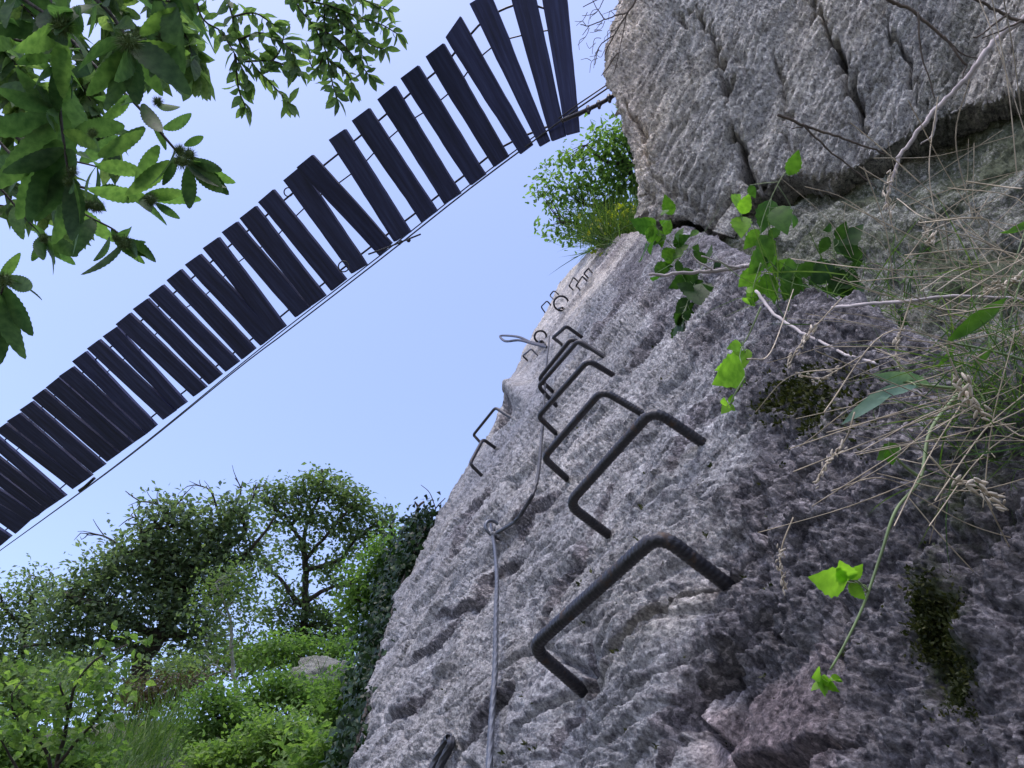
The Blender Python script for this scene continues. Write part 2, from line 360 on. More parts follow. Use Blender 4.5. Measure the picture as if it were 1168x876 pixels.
h += .0075*fbm(wp*20, 6, 21, .74)
# rough dark crust on the right: knobbly
crust = sst(770, 900, px + 60*fbm(wp*2.2, 3, 33) + .12*(py-450)) * sst(360, 420, py)
crust = np.maximum(crust, .75*sst(0, 1, (px-(665+(py-330)*1.0))/60)*sst(560, 470, py))
d1, d2, _ = worley(L3*26, 41)
h *= 1-.5*crust
h += crust*(.005*(.45-worley(L3*110, 45)[0]) + .012*(.5-d1) + .016*fbm(L3*16, 5, 43, .68) + .012*(.5-worley(L3*60, 42)[0])*.6 - .010*crease(L3*11, .07, 44))
def crack(poly, wpx, depth_m, hh, wob=6):
    d, t = segdist(px + wob*perlin(A*9, 77), py + wob*perlin(A*9, 78), poly)
    d = d/(wpx*(.35+.65*np.sin(np.pi*np.clip(t*.94+.03, 0, 1))))
    return hh - depth_m*np.exp(-d*d)
FIS = [([(593, 636), (560, 660), (545, 690), (498, 713)], .05, 40), ([(695, 545), (668, 600), (664, 640), (640, 676), (630, 700), (626, 722)], .030, 30), ([(604, 790), (585, 812), (562, 838), (536, 858)], .045, 40),
       ([(895, 690), (870, 715), (850, 745), (800, 790), (770, 830), (755, 880)], .045, 60), ([(640, 560), (610, 585), (590, 612)], .03, 25), ([(535, 700), (500, 735), (462, 758)], .03, 30), ([(492, 780), (468, 812), (440, 826)], .035, 30),
       ([(560, 560), (535, 600), (520, 640)], .035, 25), ([(690, 740), (670, 790), (640, 830), (632, 876)], .02, 40), ([(770, 350), (735, 400), (722, 430)], .05, 25), ([(830, 430), (790, 480), (775, 540)], .025, 40), ([(720, 330), (690, 365), (676, 400)], .05, 20), ([(585, 450), (572, 474), (560, 492)], .09, 25), ([(905, 540), (880, 600), (890, 650)], .02, 40), ([(1010, 600), (960, 680), (950, 760)], .02, 50)]
def fissure(hh, poly, H, Lp):
    X = px + 7*perlin(A*8, 77); Yp = py + 7*perlin(A*8, 78); d, t = segdist(X, Yp, poly); sg = np.zeros(px.shape); best = np.full(px.shape, 1e9)
    for k in range(len(poly)-1):
        (ax, ay), (bx, by) = poly[k], poly[k+1]; q, _ = segdist(X, Yp, [poly[k], poly[k+1]]); m = q < best; best = np.where(m, q, best); sg = np.where(m, np.sign((bx-ax)*(Yp-ay)-(by-ay)*(X-ax)), sg)
    sd = d*sg                                       # positive on the far, upper-left side
    tp = np.sin(np.pi*np.clip(t*.96+.02, 0, 1))**.6
    return hh + H*tp*(.62*sst(-1.5, 1.5, sd)*np.exp(-np.maximum(sd, 0)/Lp) - .5*np.exp(-((sd+1.5)/3.5)**2))
fis_shade = np.zeros(px.shape)  # shade inside the cracks, painted into the dark tint channel
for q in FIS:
    h = fissure(h, q[0], q[1]*1.3, q[2]); d, t = segdist(px+7*perlin(A*8, 77), py+7*perlin(A*8, 78), q[0]); fis_shade = np.maximum(fis_shade, np.exp(-(d/(1.2+3.2*np.sin(np.pi*np.clip(t*.96+.02, 0, 1))))**2))
h += .10*np.exp(-((px-592)/14)**2-((py-448)/14)**2)
# broken ledge with fresh pinkish faces, lower right
blk = sst(760, 800, px+20*perlin(A*4, 90))*sst(960, 880, px)*sst(770, 800, py+.4*(px-830)+30*perlin(A*5, 91))
g1, g2, gv = worley(L3*6.5, 60); chunk = sst(770, 800, px+25*perlin(A*4, 92))*sst(1000, 900, px)*sst(745, 790, py+.45*(px-830)+35*perlin(A*5, 93))
h = h*(1-.55*chunk) + chunk*(.06*(gv-.5)*sst(0, .06, g2-g1) - .03*(1-sst(0, .05, g2-g1)))
h -= .025*blk
# hollow under the lip at 565,480 and notch in the outline
h = crack([(585, 455), (575, 475), (560, 490)], 9, .05, h, 4)
h += .10*np.exp(-((px-592)/14)**2-((py-448)/14)**2)
for (fx, fy) in ((835, 671), (667, 790), (806, 508), (697, 612), (735, 473), (650, 549), (703, 430), (637, 497), (562, 606), (512, 845)):
    k = np.argmin((px-fx)**2+(py-fy)**2 + 1e6*(np.arange(px.size).reshape(px.shape) < 0)); q = P.reshape(-1, 3)[k]; h -= (h.ravel()[k]+.004)*np.exp(-((P-q)**2).sum(-1)/.085**2)
fade = np.where(dd > 5, np.clip(5/dd, .55, 1), 1)
P = P + N0*(h*fade)[..., None]
pale = np.zeros(px.shape)
edge_line = (py-420)+(px-600)*1.08                   # the pale streak below the top, left of the purple face
pale = np.maximum(pale, sst(10, -25, edge_line + 18*fbm(wp*2, 3, 95))*sst(470, 400, py))
pale = np.maximum(pale, .45*np.exp(-((px-745)/80)**2-((py-680)/90)**2))
pale = np.maximum(pale, .25*sst(.1, .6, fbm(wp*1.3, 3, 97)))
moss = 1.1*np.exp(-((px-1075)/38)**2-((py-735)/65)**2) + .55*np.exp(-((px-930)/75)**2-((py-470)/55)**2)+.5*np.exp(-((px-1100)/90)**2-((py-560)/80)**2)
moss = moss*(1+.5*fbm(wp*4, 3, 99))
attr = np.stack([np.clip(crust*.60 + .18*fbm(wp*3, 3, 98) + .8*fis_shade + .35*sst(840, 900, px+30*fbm(wp*3, 3, 96))*sst(600, 520, py+40*fbm(wp*3, 3, 94)), 0, 1), np.clip(pale, 0, 1), np.clip(moss*.7, 0, 1), np.clip(.5*chunk, 0, 1)], -1)
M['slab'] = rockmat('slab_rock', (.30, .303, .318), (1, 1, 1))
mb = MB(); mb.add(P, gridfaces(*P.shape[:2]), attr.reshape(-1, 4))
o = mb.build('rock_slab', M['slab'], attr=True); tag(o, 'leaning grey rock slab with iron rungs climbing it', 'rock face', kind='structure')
mk = (1.1*np.exp(-((px-1075)/36)**2-((py-735)/62)**2) + .50*np.exp(-((px-935)/95)**2-((py-455)/50)**2))*(1+1.1*fbm(wp*9, 3, 99)) + .22*rng.normal(size=px.shape)
MOSS = [(P[i, j], N0[i, j]) for i, j in np.argwhere(mk > .72)]

# --- overhanging block
def block_depth(px, py): return S/(.1923+.000229*(px-700)+.0002*(py-70))
left = [(722, -190), (715, -60), (712, 0), (704, 26), (698, 58), (701, 88), (712, 122), (726, 165), (738, 215), (748, 246)]
bot = [(748, 246), (772, 240), (800, 252), (826, 262), (845, 226), (872, 205), (905, 194), (950, 196), (1000, 172), (1060, 132), (1100, 116), (1168, 98), (1430, 20)]
G = coons([(722, -190), (1430, -190)], left, bot, [(1430, -190), (1430, 20)], 640, 420)
P = at(G[..., 0], G[..., 1], block_depth(G[..., 0], G[..., 1]))
nb = gnormal(P, -(P-EYE)); nbm = nrm(nb.mean((0, 1)))
eu = nrm(P[100, -1]-P[100, 0]); ev = nrm(np.cross(nbm, eu)); ev = ev if ev[2] < 0 else -ev     # ev: down the face
P = skirt(P, 'L', -eu, -nbm, 16, -.016, 3.0)
P = skirt(P, 'B', ev, -nbm, 14, -.008, 1.6)
px, py, dd = proj(P); N0 = nrm(gnormal(P, -(P-EYE))*.6 + nbm*.4)
L3 = np.stack([P@eu, P@ev, P@nbm], -1)
sh = L3.copy(); sh[..., 0] -= .32*L3[..., 1]
A = sh*np.array([2.3, .40, 1.2])                     # grain hangs down the face
wp = A + .06*np.stack([fbm(A*2, 3, 150), fbm(A*2, 3, 160), fbm(A*2, 3, 170)], -1)
h = .045*fbm(wp*.8, 3, 101) + .022*fbm(wp*2.6, 4, 105)
b1, b2, cv = worley(wp*3.0, 103); h += .035*(cv-.5)*sst(0, .10, b2-b1) - .012*(1-sst(0, .05, b2-b1))
c1, c2, cv2 = worley(wp*9, 109); h += .022*(cv2-.5)*sst(0, .18, c2-c1) - .008*(1-sst(0, .1, c2-c1))
e1, e2, cv3 = worley(wp*24, 110); h += .015*(cv3-.5)*sst(0, .2, e2-e1)
h -= .028*crease(wp*4, .05, 112)*sst(-.1, .3, perlin(wp*2, 115)) + .014*crease(wp*10, .08, 113)*sst(-.1, .3, perlin(wp*4, 116))
h += .018*fbm(wp*13, 6, 121, .72)
cr0 = [(790, 5), (803, 30), (815, 60), (826, 95), (832, 128)]
h = crack(cr0, 4.5, .30, h, 14); h = crack([(838, 150), (848, 180), (856, 205), (866, 214)], 6, .34, h, 14)
h = crack([(922, -10), (945, 40), (964, 80), (972, 105), (980, 130), (990, 165)], 5, .30, h, 14)
h = crack([(768, 8), (783, 30)], 4, .09, h, 10); h = crack([(712, 110), (730, 150), (742, 190)], 3, .08, h, 10); h = crack([(1010, 20), (1030, 70), (1052, 120)], 3.5, .10, h, 14); h = crack([(880, 60), (892, 100), (898, 140)], 3, .08, h, 12); h = crack([(783, 60), (788, 85)], 4, .05, h); h = crack([(838, 62), (852, 82)], 8, .05, h)
h = crack([(742, 200), (770, 222), (800, 240)], 5, .05, h); h = crack([(890, 150), (905, 175)], 4, .05, h)
h -= .16*sst(205, 235, py+10*perlin(A*6, 180))*sst(850, 800, px)*sst(0.05, .5, fbm(wp*2.2, 3, 181)+.35)
P = P + N0*h[..., None]
pale = .65*sst(775, 715, px+25*fbm(wp*1.5, 3, 195)) + .3*sst(.1, .6, fbm(wp*.9, 3, 196))
dark = .3*sst(.05, .5, fbm(wp*1.4, 3, 198))
attr = np.stack([np.clip(dark, 0, 1), np.clip(pale, 0, 1), .30*sst(800, 1000, px)*sst(.0, .5, fbm(wp*1.1, 3, 199)), .15*sst(780, 715, px)], -1)
M['block'] = rockmat('overhang_rock', (.42, .42, .41), (1, 1, 1), 1.5)
mb = MB(); mb.add(P, gridfaces(*P.shape[:2]), attr.reshape(-1, 4))
o = mb.build('rock_overhang', M['block'], attr=True); tag(o, 'pale cracked overhanging rock block above the slab', 'rock face', kind='structure')
BLOCKP, BLOCKX, BLOCKY = P, px, py

# --- recessed wall under the block
G = coons([(742, -20), (1430, -20)], [(742, -20), (742, 420)], [(742, 420), (1430, 700)], [(1430, -20), (1430, 700)], 420, 330)
P = at(G[..., 0], G[..., 1], S/(.238+.000309*(G[..., 0]-760)+.0004*(G[..., 1]-280)))
px, py, dd = proj(P); N0 = gnormal(P, -(P-EYE)); L3 = P-EYE
wp = L3 + .2*np.stack([fbm(L3*1.5, 3, 250), fbm(L3*1.5, 3, 260), fbm(L3*1.5, 3, 270)], -1)
h = .10*fbm(wp*1.0, 3, 201)+.05*fbm(wp*3, 4, 205); b1, b2, cv = worley(wp*4, 203); h += .05*(cv-.5)*sst(0, .12, b2-b1); h += .018*fbm(wp*16, 4, 221, .62)
P = P + N0*h[..., None]
attr = np.stack([.1+.3*sst(0, .5, fbm(wp*2, 3, 298)), px*0, .36+.25*sst(-.2, .5, fbm(wp*1.5, 3, 299)), px*0], -1)
M['recess'] = rockmat('recess_rock', (.33, .34, .32), (1, 1, 1), 1.4)
mb = MB(); mb.add(P, gridfaces(*P.shape[:2]), attr.reshape(-1, 4))
o = mb.build('rock_recess', M['recess'], attr=True); tag(o, 'greenish recessed rock under the overhang', 'rock face', kind='structure')

# --- hillside: one sheet, a bank that climbs to a wooded crest and runs on to the horizon
def ground_z(x, y):
    s = sst(2, 34, y+.25*x)
    z = -.2 + 12.6*np.clip((y-3)/27, 0, 1)**1.05
    z = np.where(y > 30, 12.4+1.0*np.tanh((y-30)/30), z)
    z = np.where(y < 3, -.2-(3-y)*.12, z)
    return z - .10*np.maximum(0, -x-14) + .0*s
xs = np.concatenate([np.linspace(-900, -60, 14)[:-1], np.linspace(-60, 60, 160), np.linspace(60, 900, 14)[1:]])
ys = np.concatenate([np.linspace(-300, -10, 8)[:-1], np.linspace(-10, 60, 110), np.linspace(60, 1500, 20)[1:]])
X, Y = np.meshgrid(xs, ys); Z = ground_z(X, Y); Z = Z + .35*fbm(np.stack([X*.25, Y*.25, X*0], -1), 4, 301)*(np.abs(X) < 60)
mb = MB(); mb.add(np.stack([X, Y, Z], -1), gridfaces(*X.shape))
M['soil'] = simple('bank_soil', (.05, .055, .03), .95, 0, .5, 2, .05, 8)
tag(mb.build('ground', M['soil']), 'grassy bank rising to the trees', 'ground', kind='structure')
def depth_on_ground(px, py, lo=4, hi=60):
    for d in np.linspace(lo, hi, 400):
        p = at(px, py, d)
        if p[2] < ground_z(p[0], p[1]): return d
    return hi

# ------------------------------------------------------------------ leaves
def leaf_template(kind):
    if kind == 'tiny':
        V = np.array([[0, 0, 0], [.45, .30, .06], [.45, -.30, .06], [1, 0, -.08]]); f = [[0, 2, 3, 3], [0, 3, 1, 1]]
    elif kind == 'oak':
        st = [(.0, .02), (.25, .16), (.38, .12), (.58, .27), (.7, .19), (.86, .24), (1.0, .0)]
        return strip(st, .18, .12)
    elif kind == 'lance':
        n = 23; x = np.linspace(0, 1, n); wv = .012+.145*np.sin(np.pi*np.clip(x*.97+.02, 0, 1)**.9)**.8
        st = [(a, max(b*(1+(.07 if k % 2 else -.05)), 0) if k < n-1 else 0) for k, (a, b) in enumerate(zip(x, wv))]
        return strip(st, .22, .25)
    elif kind == 'lance_s':
        return strip([(0, .015), (.2, .12), (.45, .19), (.75, .13), (1, 0)], .25, .22)
    elif kind == 'ovate':
        x = np.linspace(0, 1, 13); wv = .31*np.sin(np.pi*x**.75)
        return strip([(a, max(b*(1+(.09 if k % 2 else -.07)), 0) if k < 12 else 0) for k, (a, b) in enumerate(zip(x, wv))], .20, .18)
    elif kind == 'narrow':
        return strip([(0, .01), (.2, .07), (.45, .10), (.75, .07), (1, 0)], .25, .18)
    elif kind == 'blade':
        return strip([(0, .006), (.25, .008), (.5, .0075), (.75, .005), (1, 0)], .1, .5)
    elif kind == 'ivy':
        return strip([(0, .25), (.15, .42), (.35, .30), (.55, .26), (1, 0)], .15, .15)
    return V, np.array(f)
def strip(st, fold, curl):
    V = []; f = []
    for x, hw in st:
        z = -curl*x*x
        V += [[x, hw, z+fold*hw], [x, 0, z], [x, -hw, z+fold*hw]]
    for k in range(len(st)-1):
        a = 3*k; f += [[a+1, a+4, a+3, a], [a+2, a+5, a+4, a+1]]
    return np.array(V, float), np.array(f)
TPL = {k: leaf_template(k) for k in ('tiny', 'oak', 'lance', 'lance_s', 'ovate', 'blade', 'ivy', 'narrow')}
def add_leaves(mb, kind, pos, dirs, ups, size):
    V, f = TPL[kind]; pos = np.asarray(pos, float); n = len(pos)
    if n == 0: return
    x = nrm(np.asarray(dirs, float)); z = np.asarray(ups, float); z = nrm(z - x*(z*x).sum(-1, keepdims=True)); y = np.cross(z, x)
    size = np.broadcast_to(np.asarray(size, float), (n,))
    W = pos[:, None] + size[:, None, None]*(V[None, :, :1]*x[:, None] + V[None, :, 1:2]*y[:, None] + V[None, :, 2:]*z[:, None])
    Fv = (np.arange(n)[:, None, None]*len(V) + f[None]).reshape(-1, f.shape[1])
    mb.add(W.reshape(-1, 3), Fv)
def rv(n): return nrm(rng.normal(size=(n, 3)))

# ------------------------------------------------------------------ trees and shrubs
def plant(name, label, cat, base, limbs, clumps, depth, leaf, size, lmat, bmat='bark', group=None, spread=.8, dens=1.0, sub=.30, bare=None, twig=.012, trunk='trunk', crown='crown', clus=22):
    """limbs: [(points in the photo, r0, r1)] at `depth`; clumps: [(px, py, rx, ry, clusters)]; every cluster hangs on a twig from the nearest limb"""
    root = thing(name, at(*base, depth) if len(base) == 2 else base, label, cat, group)
    wd = MB(); lf = MB(); nodes = []
    for k, (pts, r0, r1) in enumerate(limbs):
        D = [depth + (p[2] if len(p) > 2 else 0) for p in pts]
        Q = np.array([at(p[0], p[1], d) for p, d in zip(pts, D)])
        if k: Q[1:] += rng.normal(size=Q[1:].shape)*np.linspace(.02, .05, len(Q)-1)[:, None]*depth*.25
        n = 4*len(pts); Q = spline(Q, n); wob = np.cumsum(rng.normal(size=Q.shape), 0)*r0*.25; wob -= np.linspace(0, 1, n)[:, None]*wob[-1]
        Q = Q+wob; wd.tube(Q, np.linspace(r0, r1, n), 7); nodes.append(Q)
    nodes = np.vstack(nodes) if nodes else np.array([root.location])
    m = depth/F; pos = []
    for (cx, cy, rx, ry, nc) in clumps:
        for _ in range(int(nc*dens)):
            e = rng.normal(size=3); e = e/np.linalg.norm(e)*rng.random()**.45
            c = at(cx+rx*e[0], cy+ry*e[1], depth + spread*rx*m*e[2]*1.0)
            j = np.argmin(np.linalg.norm(nodes-c, axis=1) + .4*np.abs(nodes[:, 2]-c[2])*(nodes[:, 2] > c[2]))
            mid = (nodes[j]+c)/2 + rng.normal(size=3)*.08*np.linalg.norm(nodes[j]-c)
            if np.linalg.norm(nodes[j]-c) < 6*rx*m+.4: wd.tube(spline([nodes[j], mid, c], 5), np.linspace(twig, twig*.3, 5), 4, False)
            k = rng.integers(int(clus*.6), int(clus*1.4)); pos.append(c + np.clip(rng.normal(size=(k, 3)), -1.7, 1.7)*sub*size*4*np.array([1.15, 1.15, .7]))
    pos = np.vstack(pos)
    d = rv(len(pos)); d[:, 2] = d[:, 2]*.6-.25
    up = rv(len(pos))*.7 + np.array([0, -.25, .8])
    add_leaves(lf, leaf, pos, d, up, size*rng.uniform(.6, 1.25, len(pos)))
    for (pts, r0) in (bare or []):
        Q = spline(np.array([at(a, b, depth) for a, b in pts]), 8); wd.tube(Q, np.linspace(r0, r0*.25, 8), 5)
        for q in range(6):
            i = rng.integers(2, 8); t = nrm(Q[min(i, 7)]-Q[i-1])+rng.normal(size=3)*.6; e = Q[min(i, 7)] + nrm(t)*rng.uniform(8, 26)*m
            wd.tube(spline([Q[min(i, 7)], (Q[min(i, 7)]+e)/2+rng.normal(size=3)*2*m, e], 4), np.linspace(r0*.4, r0*.15, 4), 4, False)
    if wd.v: wd.build(trunk, M[bmat], root)
    lf.build(crown, M[lmat], root, smooth=False)
    return root
TG = 'trees along the crest of the bank'
plant('broadleaf_tree', 'dark many-limbed tree with dead bare twigs poking above its crown, left of the open-crowned tree', 'tree', (150, 800),
      [([(148, 806), (152, 785), (166, 756), (190, 725), (205, 690)], .34, .22), ([(205, 690), (212, 655), (225, 625), (245, 592)], .2, .06), ([(205, 690), (238, 660), (262, 625), (270, 585)], .17, .05),
       ([(190, 725), (150, 700), (110, 690), (70, 700)], .18, .05), ([(205, 690), (185, 650), (170, 615), (180, 585)], .16, .05), ([(212, 655), (185, 625), (150, 620), (125, 635)], .12, .03), ([(238, 660), (280, 640), (292, 610)], .1, .03), ([(166, 756), (120, 745), (70, 740), (30, 742)], .12, .04), ([(190, 725), (230, 715), (265, 700)], .12, .03)],
      [(190, 590, 26, 18, 30), (175, 620, 34, 18, 40), (140, 640, 38, 18, 40), (110, 668, 36, 18, 42), (235, 605, 30, 26, 42), (272, 588, 20, 28, 26), (225, 640, 40, 24, 60), (180, 665, 42, 22, 58), (285, 632, 15, 22, 18), (75, 690, 32, 18, 30), (130, 705, 46, 18, 50), (205, 695, 45, 20, 58), (60, 722, 34, 14, 26), (255, 670, 25, 18, 30), (160, 735, 40, 12, 26), (95, 745, 40, 12, 22), (235, 725, 26, 14, 22)],
      26, 'tiny', .20, 'dark_leaf', sub=.46, clus=26, twig=.02,
      bare=[([(200, 600), (180, 575), (160, 572), (143, 560)], .05), ([(250, 590), (240, 560), (222, 553)], .05), ([(262, 590), (275, 560), (268, 545)], .05), ([(165, 625), (158, 595), (152, 590)], .07), ([(150, 632), (120, 612), (92, 608)], .05), ([(275, 590), (290, 565), (292, 550)], .05), ([(180, 600), (205, 572), (212, 560)], .04)], group=TG)
plant('broadleaf_tree', 'tall open-crowned tree with sky showing through its fans of leaves, beside the dark tree', 'tree', (338, 770),
      [([(332, 778), (340, 730), (344, 690), (348, 650), (346, 620)], .17, .10), ([(346, 620), (330, 600), (312, 580), (300, 562)], .075, .04), ([(346, 620), (355, 590), (366, 560), (362, 545)], .075, .03), ([(348, 640), (375, 610), (400, 590), (425, 575)], .075, .03), ([(348, 650), (390, 640), (420, 612), (440, 596)], .1, .03), ([(344, 690), (318, 665), (300, 650)], .1, .03), ([(344, 690), (375, 675), (410, 665)], .1, .03), ([(330, 600), (335, 575), (330, 558)], .06, .02)],
      [(362, 552, 26, 12, 20), (330, 562, 22, 11, 16), (305, 566, 14, 12, 12), (388, 566, 22, 12, 18), (412, 578, 20, 10, 16), (436, 592, 13, 9, 10), (352, 590, 28, 12, 18), (390, 600, 26, 12, 18), (318, 595, 16, 10, 10), (428, 612, 16, 8, 9), (345, 622, 24, 10, 12), (308, 645, 14, 9, 8), (400, 628, 20, 10, 10), (372, 648, 26, 9, 12), (330, 672, 20, 9, 10), (395, 668, 24, 9, 12), (310, 700, 20, 10, 14), (355, 700, 28, 10, 20), (385, 712, 20, 10, 16), (330, 726, 26, 10, 18), (375, 732, 24, 9, 16)],
      29, 'tiny', .19, 'mid_leaf', sub=.36, twig=.02, group=TG, clus=24, dens=1.25)
plant('broadleaf_tree', 'thin sparse tree with lilac sky between its twigs, at the left edge below the bridge', 'tree', (20, 800),
      [([(20, 815), (22, 760), (30, 720), (36, 680)], .2, .08), ([(30, 720), (12, 700), (5, 680)], .08, .03), ([(30, 720), (60, 690), (66, 660)], .08, .02), ([(36, 680), (40, 662), (34, 650)], .05, .02), ([(22, 760), (-10, 740), (-30, 735)], .08, .03)],
      [(36, 662, 14, 10, 9), (20, 682, 24, 10, 16), (58, 676, 14, 10, 8), (5, 700, 22, 9, 12), (44, 704, 20, 9, 12), (20, 724, 26, 9, 14), (-12, 735, 20, 12, 12), (50, 738, 20, 9, 10), (20, 755, 34, 12, 22), (-40, 720, 25, 20, 20)],
      31, 'tiny', .19, 'mid_leaf', sub=.5, twig=.02, group=TG, clus=30)
plant('broadleaf_tree', 'fresh green rounded tree standing against the ivy at the rock edge', 'tree', (430, 780),
      [([(428, 790), (430, 740), (436, 700), (442, 660)], .2, .08), ([(436, 700), (415, 680), (400, 672)], .08, .03), ([(442, 660), (452, 630), (458, 612)], .07, .02), ([(442, 660), (465, 640)], .07, .02)],
      [(455, 622, 20, 12, 20), (438, 640, 24, 14, 26), (462, 645, 18, 16, 20), (425, 662, 26, 14, 28), (448, 672, 22, 16, 26), (410, 688, 24, 12, 22), (435, 702, 26, 14, 26), (420, 725, 20, 12, 18)],
      22, 'tiny', .16, 'green_leaf', sub=.45, twig=.015, group=TG, clus=34)
plant('birch_sapling', 'slender sapling with a white stem and pale leaves in front of the dark tree', 'sapling', (270, 818),
      [([(271, 822), (268, 790), (263, 745), (259, 705), (252, 680), (246, 664)], .055, .018), ([(266, 770), (250, 752), (238, 745)], .018, .008), ([(263, 740), (280, 715), (286, 700)], .018, .006), ([(259, 705), (240, 690)], .015, .006)],
      [(246, 672, 18, 9, 12), (262, 660, 16, 9, 10), (272, 688, 18, 8, 10), (240, 694, 16, 7, 8), (284, 705, 14, 8, 8), (240, 722, 14, 7, 6), (276, 728, 18, 8, 8), (248, 745, 16, 7, 6), (285, 650, 12, 8, 6)],
      17, 'tiny', .10, 'pale_leaf', 'palebark', sub=.55, twig=.006)
SG = 'leafy shrubs on the bank'
for (lab, d, sz, mt, cl, st) in [
    ('mid green shrub spreading under the open-crowned tree', 19, .13, 'green_leaf', [(300, 745, 34, 12, 46), (345, 742, 34, 13, 46), (385, 750, 22, 12, 30)], (340, 775)),
    ('bushy green shrub left of the grey boulder', 15, .105, 'green_leaf', [(320, 785, 30, 14, 50), (355, 800, 30, 14, 48), (300, 800, 24, 12, 34)], (330, 825)),
    ('green shrub crowding the foot of the rock edge below the ivy', 13, .095, 'green_leaf', [(395, 790, 20, 20, 44), (380, 818, 28, 16, 56), (412, 770, 10, 18, 16)], (390, 840)),
    ('leafy shrub low in front of the white-stemmed sapling', 12, .085, 'green_leaf', [(245, 800, 22, 14, 40), (272, 822, 30, 15, 60), (235, 838, 26, 14, 46)], (255, 855)),
    ('wide light green shrub low in the middle of the bank', 10.5, .08, 'bright_leaf', [(320, 838, 34, 14, 70), (285, 860, 34, 13, 66), (345, 862, 30, 13, 56), (240, 872, 34, 12, 56)], (300, 890)),
    ('bright lime shrub with larger leaves against the foot of the slab', 7.5, .095, 'bright_leaf', [(385, 862, 24, 9, 30), (365, 880, 30, 10, 36), (405, 852, 10, 9, 10)], (380, 900)),
    ('pale hazy shrub band far behind, under the sparse left tree', 32, .22, 'pale_leaf', [(20, 765, 40, 9, 44), (80, 762, 40, 9, 44)], (50, 790)),
    ('pale hazy shrub far behind the white-stemmed sapling', 30, .21, 'pale_leaf', [(215, 756, 34, 9, 40), (275, 752, 34, 9, 40)], (245, 785)),
    ('dull green shrub behind the brown brush', 22, .15, 'mid_leaf', [(100, 772, 44, 12, 46), (200, 768, 40, 10, 36), (30, 790, 40, 14, 44)], (120, 800)),
    ('grey green feathery shrub left of the hazel', 16, .11, 'pale_leaf', [(10, 780, 22, 20, 46), (30, 812, 24, 14, 40)], (15, 840)),
    ('low green shrub filling the bottom left corner', 8.5, .075, 'green_leaf', [(30, 862, 34, 14, 60), (90, 872, 34, 12, 56), (-10, 845, 24, 20, 40)], (40, 890))]:
    b = at(st[0], st[1], d)
    plant('shrub', lab, 'shrub', (st[0], st[1]), [([st, ((st[0]+c[0])/2, (st[1]+c[1])/2+2), (c[0], c[1])], .02*d/12, .006*d/12) for c in cl], cl, d, 'tiny', sz, mt, sub=.5, twig=.004*d/10, group=SG, trunk='stems', crown='foliage', dens=1.15)
plant('hazel_bush', 'near hazel bush with upright shoots of yellow-green rounded leaves at the lower left', 'bush', (60, 900),
      [([(60, 930), (66, 870), (78, 810), (92, 775), (112, 752), (146, 735)], .022, .006), ([(60, 930), (50, 860), (35, 810), (28, 775)], .02, .006), ([(66, 870), (100, 830), (125, 800), (136, 785)], .015, .005), ([(78, 810), (75, 785), (68, 770)], .012, .004), ([(40, 920), (15, 870), (-5, 830)], .016, .005)],
      [(92, 780, 16, 10, 9), (118, 762, 14, 8, 7), (142, 740, 8, 6, 4), (30, 775, 14, 8, 7), (22, 800, 18, 9, 9), (60, 805, 20, 9, 11), (105, 808, 18, 9, 9), (128, 792, 12, 8, 6), (70, 835, 24, 10, 12), (30, 835, 20, 10, 9), (110, 838, 18, 10, 8), (0, 825, 14, 10, 6)],
      6.5, 'ovate', .082, 'bright_leaf', sub=.33, twig=.003, trunk='stems', crown='foliage', clus=7)
plant('dead_brush', 'brown dead brush heaped below the leaning trunk', 'brush', (185, 815),
      [([(150, 815), (175, 790), (215, 778)], .03, .01), ([(170, 820), (200, 792), (245, 785)], .03, .008), ([(150, 810), (190, 775), (230, 770)], .03, .008)],
      [(185, 792, 40, 12, 46), (215, 782, 30, 9, 26), (160, 808, 24, 10, 24)], 20, 'tiny', .12, 'brownbrush', 'deadwood', sub=.5, twig=.02, trunk='twigs', crown='dry_leaves',
      bare=[([(215, 790), (240, 770), (275, 762)], .03), ([(190, 800), (220, 775), (250, 752)], .03)])
# long grass on the bank
mb = MB()
for (cx, cy, rx, ry, n, d) in [(165, 852, 36, 14, 420, 12), (110, 866, 36, 10, 200, 10), (195, 822, 26, 8, 160, 15), (60, 800, 50, 20, 300, 18), (330, 790, 60, 10, 60, 17)]:
    q = np.array([at(cx+rx*a, cy+ry*b, d+c) for a, b, c in rng.normal(size=(n, 3))*np.array([.7, .7, .8])])
    q[:, 2] -= .25
    add_leaves(mb, 'blade', q, rng.normal(size=(n, 3))*.28+np.array([.1, 0, 1]), rv(n), rng.uniform(.5, .9, n)*d/12)
# turf over the rest of the bank
n = 9000; gx = rng.uniform(-26, 14, n); gy = rng.uniform(5, 34, n); gz = ground_z(gx, gy)
add_leaves(mb, 'blade', np.stack([gx, gy, gz-.05], -1), rng.normal(size=(n, 3))*.4+np.array([0, 0, 1]), rv(n), rng.uniform(.2, .5, n))
tag(mb.build('grass', M['grass'], smooth=False), 'long green grass growing over the bank', 'grass', kind='stuff')
# boulder
mb = MB(); th, ph = np.meshgrid(np.linspace(.01, np.pi-.01, 60), np.linspace(0, 2*np.pi, 90)); q = np.stack([np.sin(th)*np.cos(ph), np.sin(th)*np.sin(ph), np.cos(th)], -1)
a, b, v = worley(q*1.6, 9); q = q*(1+.25*(v-.5)[..., None]*sst(0, .2, b-a)[..., None]+.12*fbm(q*3, 4, 7)[..., None])
c = at(368, 782, 17.5); mb.add(q*np.array([.75, .6, .55])+c, gridfaces(*q.shape[:2]), np.tile([.25, .1, .25, 0], (q.size//3, 1)))
M['boulder'] = rockmat('boulder_rock', (.20, .205, .19), (1, 1, 1), 2.0)
tag(mb.build('boulder', M['boulder'], attr=True), 'grey boulder showing through the shrubs near the foot of the slab', 'boulder')

